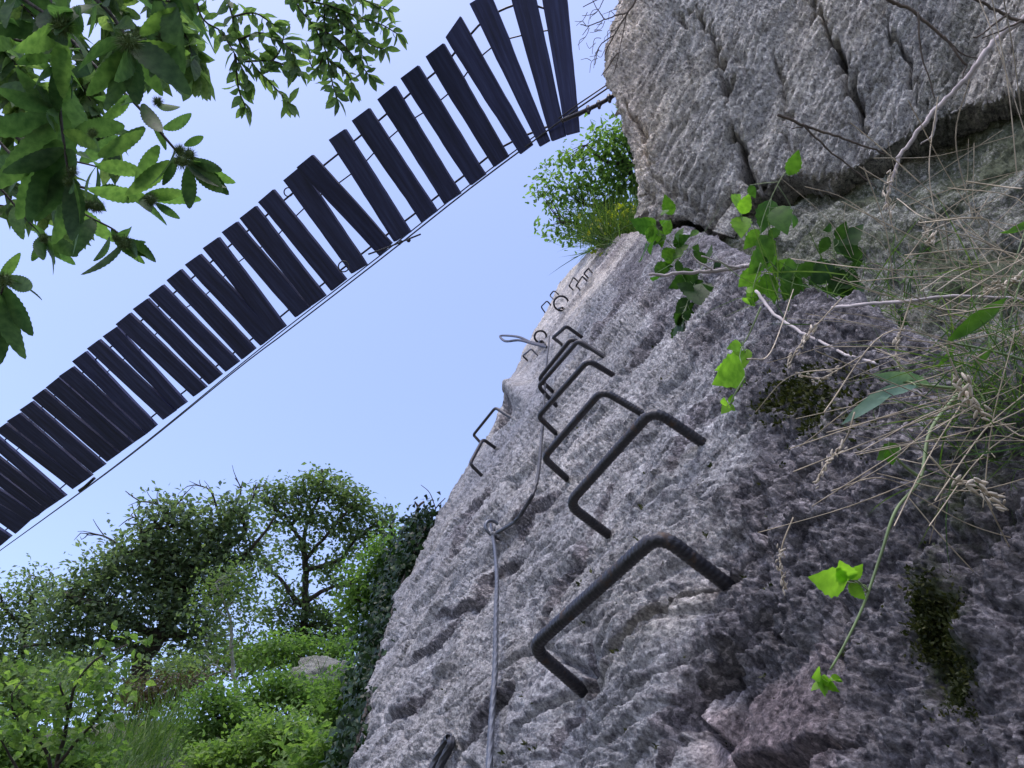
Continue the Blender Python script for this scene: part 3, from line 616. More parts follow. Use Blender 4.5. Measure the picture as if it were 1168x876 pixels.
# --- ivy and dead sticks on the slab's far edge
root = thing('ivy_plant', at(440, 800, 3.4), 'dark ivy curtain hanging down the outer edge of the slab', 'ivy')
lf = MB(); wd = MB(); line = [(494, 596), (482, 622), (470, 650), (458, 682), (446, 722), (434, 764), (424, 806), (412, 850), (404, 880)]
for k in range(len(line)-1):
    for _ in range(80):
        t = rng.random(); x = line[k][0]*(1-t)+line[k+1][0]*t - rng.random()**1.3*(10 if k < 5 else 9); y = line[k][1]*(1-t)+line[k+1][1]*t + rng.normal()*6
        d = float(slab_depth(line[k][0]+2, line[k][1]))*1.03 + rng.uniform(.0, .35); n = 14
        p = at(x, y, d)+rng.normal(size=(n, 3))*.055*d/4
        add_leaves(lf, 'ivy', p, rv(n)*.7+np.array([0, 0, -.6]), rv(n)*.5+np.array([-.6, -.6, .4]), rng.uniform(.028, .05, n)*(d/5)**.5)
wd.tube(spline([at(x-6, y, float(slab_depth(x+2, y))*1.05) for x, y in line], 30), .008, 6)
wd.build('stem', M['bark'], root); lf.build('leaves', M['ivy'], root, smooth=False)
mb = MB(); D = 6.8
for pts, r in [([(476, 612), (475, 592), (477, 578), (484, 572)], .018), ([(477, 578), (473, 572)], .012), ([(488, 600), (497, 580), (508, 568)], .008), ([(497, 580), (490, 562), (480, 553)], .005), ([(500, 590), (503, 574)], .006)]:
    mb.tube(spline([at(x, y, D) for x, y in pts], 10), np.linspace(r, r*.5, 10), 6)
tag(mb.build('dead_sticks', M['deadwood']), 'bare forked dead stick standing above the ivy at the slab edge', 'stick')

# --- oak and herbs on top of the slab
plant('oak_tree', 'small oak leaning out over the slab below the end of the bridge', 'tree', (738, 262),
      [([(742, 268), (726, 246), (705, 236), (682, 232), (668, 234)], .06, .02), ([(742, 268), (738, 225), (722, 200), (700, 188), (660, 176)], .06, .015), ([(738, 225), (728, 180), (712, 150)], .04, .012), ([(705, 236), (680, 255), (655, 262)], .03, .01), ([(722, 200), (700, 160)], .03, .01)],
      [(700, 152, 22, 20, 13), (718, 172, 16, 26, 18), (690, 175, 24, 16, 18), (648, 182, 22, 10, 12), (626, 192, 10, 8, 5), (640, 222, 22, 10, 12), (618, 218, 12, 8, 6), (665, 212, 20, 12, 12), (700, 205, 26, 20, 26), (722, 215, 16, 26, 24), (660, 245, 24, 12, 14), (636, 262, 18, 10, 10), (690, 240, 24, 16, 20), (672, 268, 18, 8, 8), (712, 250, 22, 14, 16)],
      9.5, 'oak', .07, 'oak', sub=.30, twig=.006, clus=20, dens=.85)
lf = MB(); wd = MB(); root = thing('yellow_herb', at(705, 280, 8.6), 'yellow-flecked herb growing on the ledge under the oak', 'plant')
for k in range(34):
    x, y = 700+rng.normal()*14, 258+rng.normal()*11; d = 8.3+rng.normal()*.2; p0 = at(710+rng.normal()*10, 285, 8.4); p1 = at(x, y, d)
    wd.tube(spline([p0, (p0+p1)/2+rng.normal(size=3)*.03, p1], 5), .004, 4); n = 8
    add_leaves(lf, 'ovate', p1+rng.normal(size=(n, 3))*.07, rv(n), rv(n)*.5+np.array([0, -.5, .6]), rng.uniform(.04, .08, n))
wd.build('stems', M['greenstem'], root); lf.build('leaves', M['yellow_leaf'], root, smooth=False)
mb = MB(); n = 900; cen = np.array([at(712+a*26, 284-abs(b)*7, 8.1+c*.3) for a, b, c in rng.normal(size=(n, 3))*np.array([.8, .8, 1])])
add_leaves(mb, 'blade', cen, rng.normal(size=(n, 3))*.5+np.array([-.2, -.3, .6]), rv(n), rng.uniform(.25, .6, n))
tag(mb.build('ledge_grass', M['grass'], smooth=False), 'tufts of grass along the ledge where the slab meets the overhang', 'grass', kind='stuff')

mb = MB(); k = rng.integers(0, len(MOSS), 9000); q = np.array([MOSS[i][0] for i in k]); nn_ = np.array([MOSS[i][1] for i in k])
dn = (q-EYE)@FW; add_leaves(mb, 'tiny', q+rng.normal(size=q.shape)*.003, nn_*.8+rng.normal(size=q.shape)*.6, rv(len(q)), rng.uniform(.004, .009, len(q))*np.clip(dn, .6, 1.6))
M['moss'] = leafmat('moss', [(.014, .020, .008), (.030, .038, .014), (.06, .065, .025)], .15)
tag(mb.build('moss', M['moss'], smooth=False), 'dark moss cushions clinging to the damp rock at the right', 'moss', kind='stuff')
# ------------------------------------------------------------------ iron rungs
def densify(pts, rad):
    """rounded-corner path through four points"""
    A, B, Cc, D = [np.array(p) for p in pts]; out = [A]
    for P0, Pm, P1 in ((A, B, Cc), (B, Cc, D)):
        u = nrm(P0-Pm); v = nrm(P1-Pm); r = min(rad, .45*np.linalg.norm(P0-Pm), .45*np.linalg.norm(P1-Pm)); s, e = Pm+u*r, Pm+v*r
        for t in np.linspace(0, 1, 9): out.append((1-t)**2*s+2*t*(1-t)*Pm+t*t*e)
    out.append(D); out = np.array(out); L = np.concatenate([[0], np.cumsum(np.linalg.norm(np.diff(out, axis=0), axis=1))])
    n = int(L[-1]/.002); t = np.linspace(0, L[-1], max(n, 40)); return np.stack([np.interp(t, L, out[:, k]) for k in range(3)], -1)
def rung(px4, label, h, r=.0112, ribs=True, group='iron rungs up the slab'):
    fa, ba, bb, fb = px4
    d0 = [float(slab_depth(*fa, -.01)), float(slab_depth(*ba, h)), float(slab_depth(*bb, h)), float(slab_depth(*fb, -.01))]
    Q = [at(*p, d) for p, d in zip(px4, d0)]
    Q[0] = Q[0]+nrm(Q[0]-Q[1])*.06; Q[3] = Q[3]+nrm(Q[3]-Q[2])*.06
    T = densify(Q, .035); mb = MB()
    if ribs: mb.tube(T, r, 14, True, lambda i, th: 1+.085*np.clip(np.sin(i*1.35+2*th)*2, 0, 1))
    else: mb.tube(T[::4], r, 8)
    o = mb.build('rung', M['iron']); return tag(o, label, 'rung', group)
H = .1146*S
for px4, lab in [
    ([(835, 671), (752, 608), (607, 738), (667, 790)], 'nearest and largest ribbed iron rung, lowest on the slab'),
    ([(806, 508), (745, 467), (648, 575), (697, 612)], 'second ribbed iron rung up the slab, its corner touching the third'),
    ([(735, 473), (687, 445), (620, 522), (650, 549)], 'third iron rung up the slab, right leg meeting the second rung'),
    ([(703, 430), (671, 411), (614, 475), (637, 497)], 'fourth iron rung up the slab, crossing in front of the steel cable'),
    ([(689, 407), (660, 388), (614, 441), (634, 462)], 'fifth iron rung up the slab, close in front of the sixth'),
    ([(677, 400), (652, 386), (615, 432), (632, 448)], 'sixth iron rung up the slab, just behind the fifth'),
    ([(664, 385), (646, 372), (631, 385), (641, 393)], 'seventh and topmost iron rung of the main ladder')]:
    rung(px4, lab, H)
for px4, lab, h in [
    ([(584, 477), (565, 465), (540, 496), (550, 507)], 'upper of the two rungs sticking out at the slab edge left of the cable', .13),
    ([(568, 513), (551, 501), (536, 529), (553, 546)], 'lower of the two rungs sticking out at the slab edge left of the cable', .13),
    ([(616, 408), (606, 398), (596, 406), (605, 414)], 'small far rung right under the cable loop', .10),
    ([(662, 331), (657, 326), (664, 315), (670, 321)], 'small far rung on the pale rock near the top of the slab', .10),
    ([(672, 318), (666, 312), (671, 306), (676, 312)], 'topmost tiny rung on the pale rock', .10),
    ([(655, 332), (649, 326), (654, 316), (661, 323)], 'tiny far rung left of its twin on the pale rock', .10),
    ([(622, 357), (617, 350), (624, 343), (629, 349)], 'tiny far rung on the pale rock above the cable loop', .10),
    ([(634, 344), (627, 337), (632, 331), (638, 337)], 'tiny far rung at the outer edge of the pale rock', .10)]:
    rung(px4, lab, h, .012 if h > .12 else .008, False, 'small rungs further up the rock')
# ------------------------------------------------------------------ steel cable and its anchors
def twisted(mb, Q, r, pitch=.05, strands=6):
    """wire rope: a tube with raised helical strands"""
    L = np.concatenate([[0], np.cumsum(np.linalg.norm(np.diff(Q, axis=0), axis=1))]); n = int(L[-1]/.004); t = np.linspace(0, L[-1], n)
    T = np.stack([np.interp(t, L, Q[:, k]) for k in range(3)], -1)
    mb.tube(T, r, 18, True, lambda i, th: 1+.20*np.cos(strands*(th - 2*np.pi*i*.004/pitch/strands*1.0)))
def onslab(pts, h): return np.array([slab(x, y, hh) for (x, y), hh in zip(pts, h if hasattr(h, '__len__') else [h]*len(pts))])
pts = [(627, 383), (623, 420), (621, 455), (618, 500), (611, 555), (592, 590), (578, 601), (566, 608)]
mb = MB(); twisted(mb, spline(onslab(pts, [.07, .08, .08, .08, .085, .075, .06, .045]), 60), .0058)
tag(mb.build('steel_cable', M['dcable']), 'upper length of steel cable sagging from the top rungs to the eye bolt', 'cable')
pts = [(562, 607), (565, 630), (567, 660), (566, 700), (565, 760), (561, 820), (558, 876), (553, 960)]
mb = MB(); twisted(mb, spline(onslab(pts, [.045, .05, .06, .06, .06, .06, .06, .06]), 60), .0060)
tag(mb.build('steel_cable', M['cable']), 'lower length of steel cable hanging straight down from the eye bolt', 'cable')
root = thing('eye_bolt', slab(562, 606, 0), 'iron eye bolt with a clamp where the two cable lengths meet', 'bolt')
def ring(mb, c, ax, r, tr, n=28, ell=1.0):
    ax = nrm(np.asarray(ax, float)); x = nrm(np.cross(ax, [.2, .1, 1])); y = np.cross(ax, x); t = np.linspace(0, 2*np.pi, n)
    mb.tube(np.array(c)+r*(np.cos(t)[:, None]*x*ell+np.sin(t)[:, None]*y), tr, 8, False)
mb = MB(); c = slab(562, 602, .055); ring(mb, c, CS, .032, .007); mb.tube([c-NS*.03, c-NS*.11], .009, 8); mb.build('eye', M['cable'], root)
mb = MB()
for q in ((563, 613), (566, 603)): p = slab(*q, .032); mb.ball(p, (.012, .012, .009), 8, 5, NS)
mb.tube([slab(560, 596, .04), slab(563, 616, .035)], .006, 8); mb.build('clamp', M['iron'], root)
mb = MB(); q = onslab([(622, 394), (605, 390), (590, 384), (571, 383), (576, 389), (592, 388), (608, 392), (624, 396)], [.03, .12, .22, .32, .32, .22, .12, .03]); twisted(mb, spline(q, 50), .011)
tag(mb.build('cable_loop', M['iron']), 'dark cable loop sticking out into the sky at the top of the ladder', 'cable loop')
for (x, y, rr, lab) in ((616.5, 384, .055, 'round iron ring bolted to the pale rock beside the cable loop'), (640, 346, .07, 'iron ring with a stub of cable higher up the pale rock')):
    root = thing('iron_ring', slab(x, y, .05), lab, 'ring')
    mb = MB(); ring(mb, slab(x, y, .06), FW, rr, .010); mb.build('ring', M['iron'], root)
    mb = MB(); mb.tube(spline([slab(x+4, y+7, -.03), slab(x+1, y+5, .06), slab(x-3, y+6, .03)], 12), .010, 6); mb.build('bolt', M['iron'], root)
root = thing('rope_anchor', slab(512, 845, 0), 'dark looped rope end on a hook at the bottom of the slab', 'rope')
mb = MB(); q = onslab([(484, 900), (497, 868), (508, 848), (512, 841), (515, 847), (511, 856), (502, 874), (494, 900)], [.03, .035, .045, .05, .05, .045, .04, .03]); twisted(mb, spline(q, 50), .0085); mb.build('rope', M['dcable'], root)
mb = MB(); mb.tube(spline(onslab([(518, 852), (515, 842), (509, 842), (507, 850)], [-.03, .05, .055, .02]), 16), .007, 8); mb.build('hook', M['iron'], root)

# ------------------------------------------------------------------ suspension bridge
def bd(x): return 1/(1/(5.3*S) + (655-x)/655*(1/(9.6*S)-1/(5.3*S)))
PL = [[(614, -22), (644, -22), (660.5, 149.5), (645.5, 153.5)], [(577, -22), (606, -22), (644.5, 154.5), (628, 160.5)], [(535, 4), (558, -10), (627, 160), (615, 167)],
 [(507.5, 42.5), (524.5, 18), (607, 165), (592.5, 176)], [(485, 64.5), (504.5, 49.5), (580, 178), (562, 191)], [(456, 89), (476, 74), (552.5, 199), (535, 212)], [(430, 113), (449.5, 97.5), (524, 221), (506, 233)],
 [(401, 137.5), (420.5, 123), (497.5, 241), (480, 254)], [(374, 159.5), (392.5, 147), (467, 265), (449, 276)], [(337.5, 191), (356, 176), (446, 277.5), (432.5, 292.5)], [(322.5, 206), (342, 190), (418, 302), (401, 312)],
 [(294, 230.5), (311, 216), (394, 319), (377.5, 332)], [(272.5, 249), (290.5, 235), (370, 338), (353, 350)], [(252, 265), (269, 253), (352, 351), (336, 362.5)], [(231, 283), (248, 271), (326, 372), (311, 382.5)],
 [(210, 302), (227, 290), (312.5, 382), (296, 395)], [(190, 319.5), (206, 307), (291, 398), (276, 410)], [(169, 337), (185, 325), (272, 413), (257.5, 424)], [(151, 352.5), (167, 341), (252.5, 427.5), (238, 439)],
 [(132, 369.5), (147.5, 357), (235, 442), (220, 453)], [(116, 384), (132, 373), (212, 459.5), (200, 468)], [(99, 397.5), (112.5, 387.5), (200, 469), (186, 479)], [(82, 412), (97, 401), (178, 485.5), (167, 494.5)],
 [(67, 429), (82.5, 418.5), (167, 495), (154, 504)], [(51, 442.5), (66, 430.5), (151, 506), (137, 516)], [(36, 454), (49, 444.5), (136, 517), (122, 527)], [(22, 467.5), (36, 458), (119.5, 530.5), (106, 540)],
 [(8, 480), (22.5, 471), (105, 542.5), (94.5, 550)], [(-5, 491), (6, 483), (94.5, 550), (83, 558)], [(-17, 503), (-6, 495), (75, 566), (65, 572.5)], [(-30, 515), (-19, 507), (64.5, 573), (54, 580)],
 [(-42, 525), (-32, 517), (53, 580.5), (44.5, 587)], [(-56, 536), (-46, 528), (44, 588), (32.5, 595)], [(-70, 548), (-58, 539), (32, 596), (17, 609.5)], [(-88, 560), (-77, 552), (12.5, 612.5), (0, 623)], [(-104, 573), (-92, 565), (-4, 626), (-16, 635)], [(-120, 586), (-108, 577), (-20, 639), (-33, 649)], [(-138, 600), (-125, 590), (-37, 652), (-50, 662)]]
bridge = thing('suspension_bridge', at(640, 150, bd(640)), 'hanging footbridge of dark spaced planks on steel cables, seen from below', 'bridge')
# depth per corner: the deck's cross-line at each plank end
upn = None
low, high, high2, mids = [], [], [], []
for k, (ul, ur, lr, ll) in enumerate(PL):
    dl, dr = bd(ll[0]), bd(lr[0])
    Q = np.array([at(*ul, dl), at(*ur, dr), at(*lr, dr), at(*ll, dl)])
    n = nrm(np.cross(Q[1]-Q[0], Q[3]-Q[0])); n = n if n@(Q[0]-EYE) > 0 else -n       # away from the viewer = upwards
    jit = rng.normal()*.004
    th = .038; e = nrm(Q[3]-Q[0]); Lp = np.linalg.norm(Q[3]-Q[0])
    # plank: slightly rough edges, along its length
    ns = 14; t = np.linspace(0, 1, ns)[:, None]
    Lft = Q[0]*(1-t)+Q[3]*t; Rgt = Q[1]*(1-t)+Q[2]*t; wv = nrm(Q[1]-Q[0])
    wl = np.cumsum(rng.normal(size=(ns, 1)), 0)*.0016; wr = np.cumsum(rng.normal(size=(ns, 1)), 0)*.0016
    Lft = Lft + wv*(wl-wl.mean()); Rgt = Rgt + wv*(wr-wr.mean())
    ring_ = np.stack([Lft+n*jit, Rgt+n*jit, Rgt+n*(th+jit), Lft+n*(th+jit)], 1)
    V = ring_.reshape(-1, 3); f = []
    for i in range(ns-1):
        for j in range(4): a, b = i*4+j, i*4+(j+1) % 4; f.append([a, b, b+4, a+4])
    f += [[0, 3, 2, 1], [(ns-1)*4, (ns-1)*4+1, (ns-1)*4+2, (ns-1)*4+3]]
    mb = MB(); mb.add(V, f); o = mb.build('plank', M['plank'], bridge, smooth=False)
    uvl = o.data.uv_layers.new(name='UVMap'); me = o.data
    vi = np.zeros(len(me.loops), np.int32); me.loops.foreach_get('vertex_index', vi)
    uv = np.stack([(vi//4)/(ns-1)*Lp, np.choose(vi % 4, [0, .14, .19, .33])], -1); uvl.data.foreach_set('uv', uv.astype(np.float32).ravel())
    bv = o.modifiers.new('bevel', 'BEVEL'); bv.width = .004; bv.segments = 2; bv.limit_method = 'ANGLE'
    c = Q.mean(0); up_e = (Q[0]+Q[1])/2; lo_e = (Q[2]+Q[3])/2
    for s, e0, e1 in ((.085, up_e, lo_e), (.085, lo_e, up_e)):
        p = e0+(e1-e0)*s; d1 = nrm(e1-e0)
        if k < 22:
            mb = MB(); tt = np.linspace(0, 2*np.pi, 22); wq = nrm(Q[1]-Q[0])
            for off in (0, .045): mb.tube(p+d1*off-n*.004+.020*np.cos(tt)[:, None]*d1+.011*np.sin(tt)[:, None]*wq, .004, 6, False)
            mb.ball(p-n*.006, (.006, .006, .006), 6, 4)
            mb.build('cable_clip', M['cable'], o)
            bpy.data.objects[COL.objects[-1].name].matrix_parent_inverse = mathutils.Matrix.Translation(-bridge.location)
    low.append(lo_e+(up_e-lo_e)*.10+n*(th+.012)); high.append(up_e+(lo_e-up_e)*.12+n*(th+.012)); high2.append(up_e+(lo_e-up_e)*(.30+.02*math.sin(k*1.7))+n*(th+.012))
def cab(name, Q, r, m='dcable'):
    mb = MB(); Q = np.asarray(Q); mb.tube(spline(Q, 4*len(Q)), r, 7); return mb.build(name, M[m], bridge)
e1 = at(712, 92, 5.15*S); e2 = at(718, 88, 5.2*S)
cab('deck_cable', [at(735, 93, 5.0*S), at(706, 105, 5.1*S)]+low, .009); cab('deck_cable', [at(760, -120, 5.0*S)]+high, .009); cab('tie_cable', high2, .006)
hp = [(735, 76), (700, 96), (660, 123), (607, 162), (531, 219), (440, 291), (326, 379), (272, 420), (140, 526), (0, 628), (-60, 671)]
cab('hand_cable', [at(x, y, bd(min(x, 655))*(1.0 if x < 660 else .985)) for x, y in hp], .0065)
cab('hand_cable', [at(x, y-(4.5 if x > 300 else 2.5*max(x, 0)/300), bd(min(x, 655))*(1.01 if x < 660 else .985)) for x, y in hp], .0055)
mb = MB(); q = np.array([at(x, y, 5.15*S) for x, y in [(640, 138), (668, 126), (690, 115), (706, 105), (718, 99), (732, 93)]]); mb.tube(spline(q, 24), .016, 8)
for x, y in ((671, 125), (683, 119), (695, 112)): p = at(x, y, 5.13*S); mb.tube([p-np.array([0, 0, .05]), p+np.array([0, 0, .045])], .012, 6); mb.ball(p, .024, 8, 5)
ring(mb, at(712, 102, 5.1*S), UP, .035, .010); ring(mb, at(720, 98, 5.05*S), FW, .035, .010)
mb.build('chain', M['iron'], bridge)
for (x, y, r) in ((329, 219, 5), (392, 304, 6)):
    mb = MB(); d = bd(x+60)*1.0; ring(mb, at(x, y, d), FW, r*d/F, .006); mb.build('coil', M['dcable'], bridge)
mb = MB(); d = bd(470); mb.tube(spline([at(x, y, d) for x, y in [(420, 290), (440, 283), (455, 277), (470, 271), (480, 267)]], 16), .008, 6); mb.ball(at(466, 274, d), .02, 6, 4); mb.tube([at(455, 279, d), at(458, 274, d)], .012, 6); mb.build('loose_end', M['dcable'], bridge)
mb = MB(); d = bd(90); mb.tube(spline([at(x, y, d) for x, y in [(90, 560), (97, 555), (108, 545)]], 10), .02, 6); mb.build('cable_clamp', M['dcable'], bridge)
for a, b, i in ((low, high2, 7), (low, high2, 9)):      # short diagonal ties
    pass
# ------------------------------------------------------------------ chestnut branches
def chestnut(label, spines, leaf, lsize, lmat, burrs=(), group=None, gap=.5, r=.004, extra=(), droop=.45, per=2, kind='lance', spreadd=.5):
    root = thing('chestnut_branch', at(*spines[0][0]), label, 'branch', group)
    wd = MB(); lf = MB(); P_, D_, U_, S_ = [], [], [], []
    for sp in spines:
        Q = spline(np.array([at(*p) for p in sp]), 6*len(sp)); wd.tube(Q, np.linspace(r*1.6, r*.7, len(Q)), 6)
        e = nrm(Q[0]-Q[2]); far = [Q[0]+e*.9+np.array([-.35, 0, .25]), Q[0]+e*.4+np.array([-.08, 0, .06]), Q[0]]
        if sp[0][0] < 0 or sp[0][1] < 0: wd.tube(spline(far, 10), np.linspace(r*2.4, r*1.6, 10), 6)
        L = np.linalg.norm(np.diff(Q, axis=0), axis=1).sum(); n = max(3, int(L/(lsize*gap))); T = nrm(np.gradient(Q, axis=0))
        for k in range(n):
            t = (k+.5)/n; i = int(t*(len(Q)-1)); side = nrm(np.cross(T[i], rv(1)[0]))
            for q in range(per):
                d = nrm(T[i]*rng.uniform(.2, .9) + side*(1 if (k+q) % 2 else -1)*rng.uniform(.5, 1.1) + rng.normal(size=3)*spreadd*.5 + np.array([0, 0, -droop])); P_.append(Q[i]); D_.append(d)
                U_.append(np.array([0, -.15, 1])*.9+rng.normal(size=3)*.55); S_.append(lsize*rng.uniform(.65, 1.15))
        for q in range(4):
            P_.append(Q[-1]); D_.append(nrm(T[-1]+rng.normal(size=3)*.7+np.array([0, 0, -droop]))); U_.append(np.array([0, -.15, 1])+rng.normal(size=3)*.5); S_.append(lsize*rng.uniform(.8, 1.15))
    for (x0, y0, x1, y1, d) in extra:
        a = at(x0, y0, d); b = at(x1, y1, d+rng.normal()*.03); P_.append(a); D_.append(b-a); v = EYE-a; U_.append(-nrm(v)*(1 if rng.random() < .8 else -1)+rng.normal(size=3)*.35); S_.append(np.linalg.norm(b-a))
    add_leaves(lf, leaf, P_, D_, U_, S_)
    wd.build('stem', M['bark'], root); lf.build('leaves', M[lmat], root, smooth=True)
    for (x, y, rp, d) in burrs:
        d = d-.10; mb = MB(); c = at(x, y, d); rr = rp*d/F; mb.ball(c, rr*.62, 12, 8); n = 420; s = rv(n); b0 = c+s*rr*.55; tip = c+s*rr*rng.uniform(1.0, 1.5, (n, 1))+rng.normal(size=(n, 3))*rr*.12
        o1 = nrm(np.cross(s, rv(n)))*rr*.035; V = np.stack([b0+o1, b0-o1, tip], 1).reshape(-1, 3); mb.add(V, np.arange(n*3).reshape(-1, 3))
        mb.build('burr', M['burr'], root)
    return root
CG = 'chestnut branches hanging in from the upper left'
chestnut('nearest chestnut branch with two large spiny burrs and broad leaves in the top left corner', [[(30, -90, 2.0), (90, -20, 1.9), (125, 15, 1.85), (147, 47, 1.8)], [(-40, -40, 2.0), (20, -5, 1.9), (70, 28, 1.85)], [(90, -20, 1.95), (150, -8, 1.9), (195, 2, 1.85)], [(-60, 30, 2.1), (-10, 40, 2.0), (40, 50, 2.0)]],
         'lance', .17, 'chestnut', [(147, 47, 14, 1.8), (70, 29, 13, 1.85), (185, 43, 8, 1.95)], CG, .55, .0045,
         [(150, 55, 103, 108, 1.8), (152, 58, 152, 128, 1.82), (150, 52, 212, 62, 1.8), (150, 56, 186, 108, 1.85), (140, 42, 118, 92, 1.85), (70, 40, 70, 110, 1.9), (160, 40, 205, 5, 1.85), (60, 30, 0, 38, 1.85), (205, 0, 222, -30, 1.8), (212, -20, 216, 26, 1.8)])
chestnut('chestnut branch ending in a cluster of three burrs, reaching furthest right below the top corner', [[(-40, -60, 2.3), (40, 5, 2.2), (82, 46, 2.15), (110, 77, 2.1), (154, 118, 2.05), (202, 173, 2.0), (214, 184, 2.0)]],
         'lance', .11, 'chestnut', [(207, 184, 9, 2.0), (216, 177, 8, 2.02), (205, 172, 7, 2.03), (180, 116, 6, 2.05)], CG, .75, .004,
         [(186, 146, 227, 134, 2.0), (210, 166, 236, 155, 2.0), (218, 181, 257, 199, 2.0), (216, 186, 260, 224, 2.0), (214, 190, 218, 242, 2.0), (181, 166, 155, 206, 2.0), (194, 184, 150, 222, 2.0), (163, 118, 184, 161, 2.02), (179, 118, 209, 131, 2.02), (150, 110, 108, 118, 2.05), (148, 112, 120, 140, 2.05), (165, 145, 120, 180, 2.0), (200, 180, 188, 214, 2.0)], per=1)
chestnut('chestnut branch hanging straight down with big drooping leaves near the left edge', [[(40, -100, 2.2), (60, 20, 2.1), (66, 90, 2.0), (70, 140, 1.95), (76, 185, 1.9), (80, 202, 1.9)]],
         'lance', .18, 'chestnut', [(82, 196, 7, 1.9), (78, 207, 6, 1.9), (106, 152, 6, 1.95)], CG, .62, .004,
         [(66, 130, 0, 105, 1.95), (64, 140, 2, 215, 1.9), (72, 170, 10, 200, 1.88), (68, 160, 22, 245, 1.9), (72, 150, 120, 168, 1.92), (66, 128, 60, 80, 1.95), (68, 126, 20, 92, 1.95), (64, 120, -10, 85, 1.95), (112, 178, 166, 152, 1.9), (62, 136, -20, 150, 1.9), (80, 190, 45, 250, 1.9), (85, 150, 150, 140, 1.95)])
chestnut('chestnut branch with small burrs hanging lowest beside the bridge, left', [[(-60, 60, 2.6), (-10, 150, 2.5), (40, 200, 2.45), (90, 240, 2.4), (130, 262, 2.35), (142, 275, 2.35)], [(40, 200, 2.45), (100, 215, 2.4), (165, 224, 2.35)], [(-40, 180, 2.6), (0, 215, 2.5), (30, 250, 2.5), (50, 270, 2.5)], [(-30, 120, 2.5), (40, 170, 2.45), (110, 190, 2.4)]],
         'lance', .135, 'chestnut', [(142, 277, 8, 2.35), (133, 272, 5, 2.35), (172, 228, 8, 2.35), (110, 236, 8, 2.4), (100, 234, 7, 2.4), (76, 233, 8, 2.42), (50, 272, 6, 2.5)], CG, .62, .0035,
         [(142, 282, 165, 300, 2.35), (145, 280, 170, 294, 2.35), (148, 280, 168, 274, 2.35), (125, 270, 118, 298, 2.35), (50, 275, 35, 300, 2.5), (50, 275, 70, 296, 2.5), (178, 232, 205, 250, 2.35)], per=1)
chestnut('chestnut sprig hanging at the left edge below the others, by the bridge planks', [[(-80, 240, 2.4), (-30, 290, 2.3), (2, 318, 2.2), (-2, 345, 2.2)]], 'lance', .13, 'chestnut', [(5, 320, 9, 2.2)], CG, .8, .004,
         [(5, 316, 48, 334, 2.2), (2, 325, 34, 385, 2.2), (0, 322, 12, 415, 2.2), (0, 320, 22, 290, 2.25), (-5, 345, 8, 416, 2.2)], per=1)
chestnut('leafy chestnut boughs further back filling the gaps in the top left corner', [[(-120, -80, 3.8), (-30, 20, 3.6), (30, 90, 3.5), (50, 150, 3.4)], [(-120, 100, 3.8), (-40, 160, 3.6), (20, 215, 3.5)], [(60, -120, 4.0), (110, -20, 3.8), (150, 60, 3.6), (185, 85, 3.6)], [(-60, -60, 4), (40, 20, 3.8), (100, 110, 3.6), (130, 170, 3.6)], [(130, -80, 4), (190, 0, 3.8), (215, 50, 3.7), (222, 85, 3.7)], [(-100, 20, 4), (-20, 80, 3.8), (60, 120, 3.6), (110, 150, 3.6)], [(-100, 200, 4), (-20, 230, 3.9), (40, 240, 3.8), (80, 250, 3.8)], [(-60, 130, 4), (10, 150, 3.8), (60, 190, 3.7), (90, 215, 3.7)], [(40, -60, 4), (80, 40, 3.8), (120, 80, 3.7)], [(-40, -40, 4), (10, 60, 3.8), (30, 130, 3.7)], [(160, -60, 4.2), (200, 20, 4), (225, 62, 3.9), (232, 80, 3.9)], [(90, -60, 4.2), (140, 20, 4.0), (170, 60, 3.9)]],
         'lance_s', .16, 'chestnut_far', [], CG, .26, .005, per=4)
UG = 'upper chestnut boughs over the bridge'
chestnut('upper chestnut bough with small leaves hanging left of the other, above the bridge', [[(215, -60, 6.2), (228, 15, 6.0), (252, 36, 6.0), (268, 62, 5.9), (282, 90, 5.9)], [(240, -50, 6.2), (262, 8, 6.0), (272, 45, 6.0), (290, 75, 5.9), (312, 98, 5.9), (330, 118, 5.8)], [(272, 45, 6.0), (300, 38, 5.9), (330, 55, 5.8), (338, 72, 5.8)], [(280, 70, 6.0), (312, 70, 5.9), (340, 82, 5.8)], [(262, 20, 6.0), (290, 15, 5.9), (312, 28, 5.9)], [(268, 62, 5.9), (272, 100, 5.9), (280, 122, 5.9)], [(300, 80, 5.9), (318, 60, 5.9), (324, 40, 5.9)]],
         'lance_s', .145, 'chestnut_far', [], UG, .33, .006, droop=.35)
chestnut('upper chestnut bough with dense leafy fans right of the other, near the top centre', [[(310, -70, 6.8), (336, 0, 6.6), (358, 30, 6.5), (372, 60, 6.4), (378, 90, 6.4), (384, 112, 6.3)], [(336, 0, 6.6), (370, 5, 6.5), (405, 18, 6.4), (435, 28, 6.3), (452, 38, 6.3)], [(358, 30, 6.5), (385, 45, 6.4), (408, 70, 6.3), (420, 85, 6.3)], [(370, 5, 6.5), (395, 32, 6.4), (425, 52, 6.3), (438, 56, 6.3)], [(372, 60, 6.4), (360, 80, 6.4), (352, 68, 6.4)], [(345, -60, 6.7), (380, -15, 6.5), (415, 0, 6.4), (442, 12, 6.3)], [(378, 30, 6.5), (390, 15, 6.5), (410, 40, 6.4), (412, 66, 6.4)], [(376, 70, 6.4), (396, 84, 6.4), (402, 98, 6.4)], [(370, 5, 6.5), (372, 40, 6.4), (392, 60, 6.4)]],
         'lance_s', .135, 'chestnut_far', [], UG, .25, .006, droop=.35)
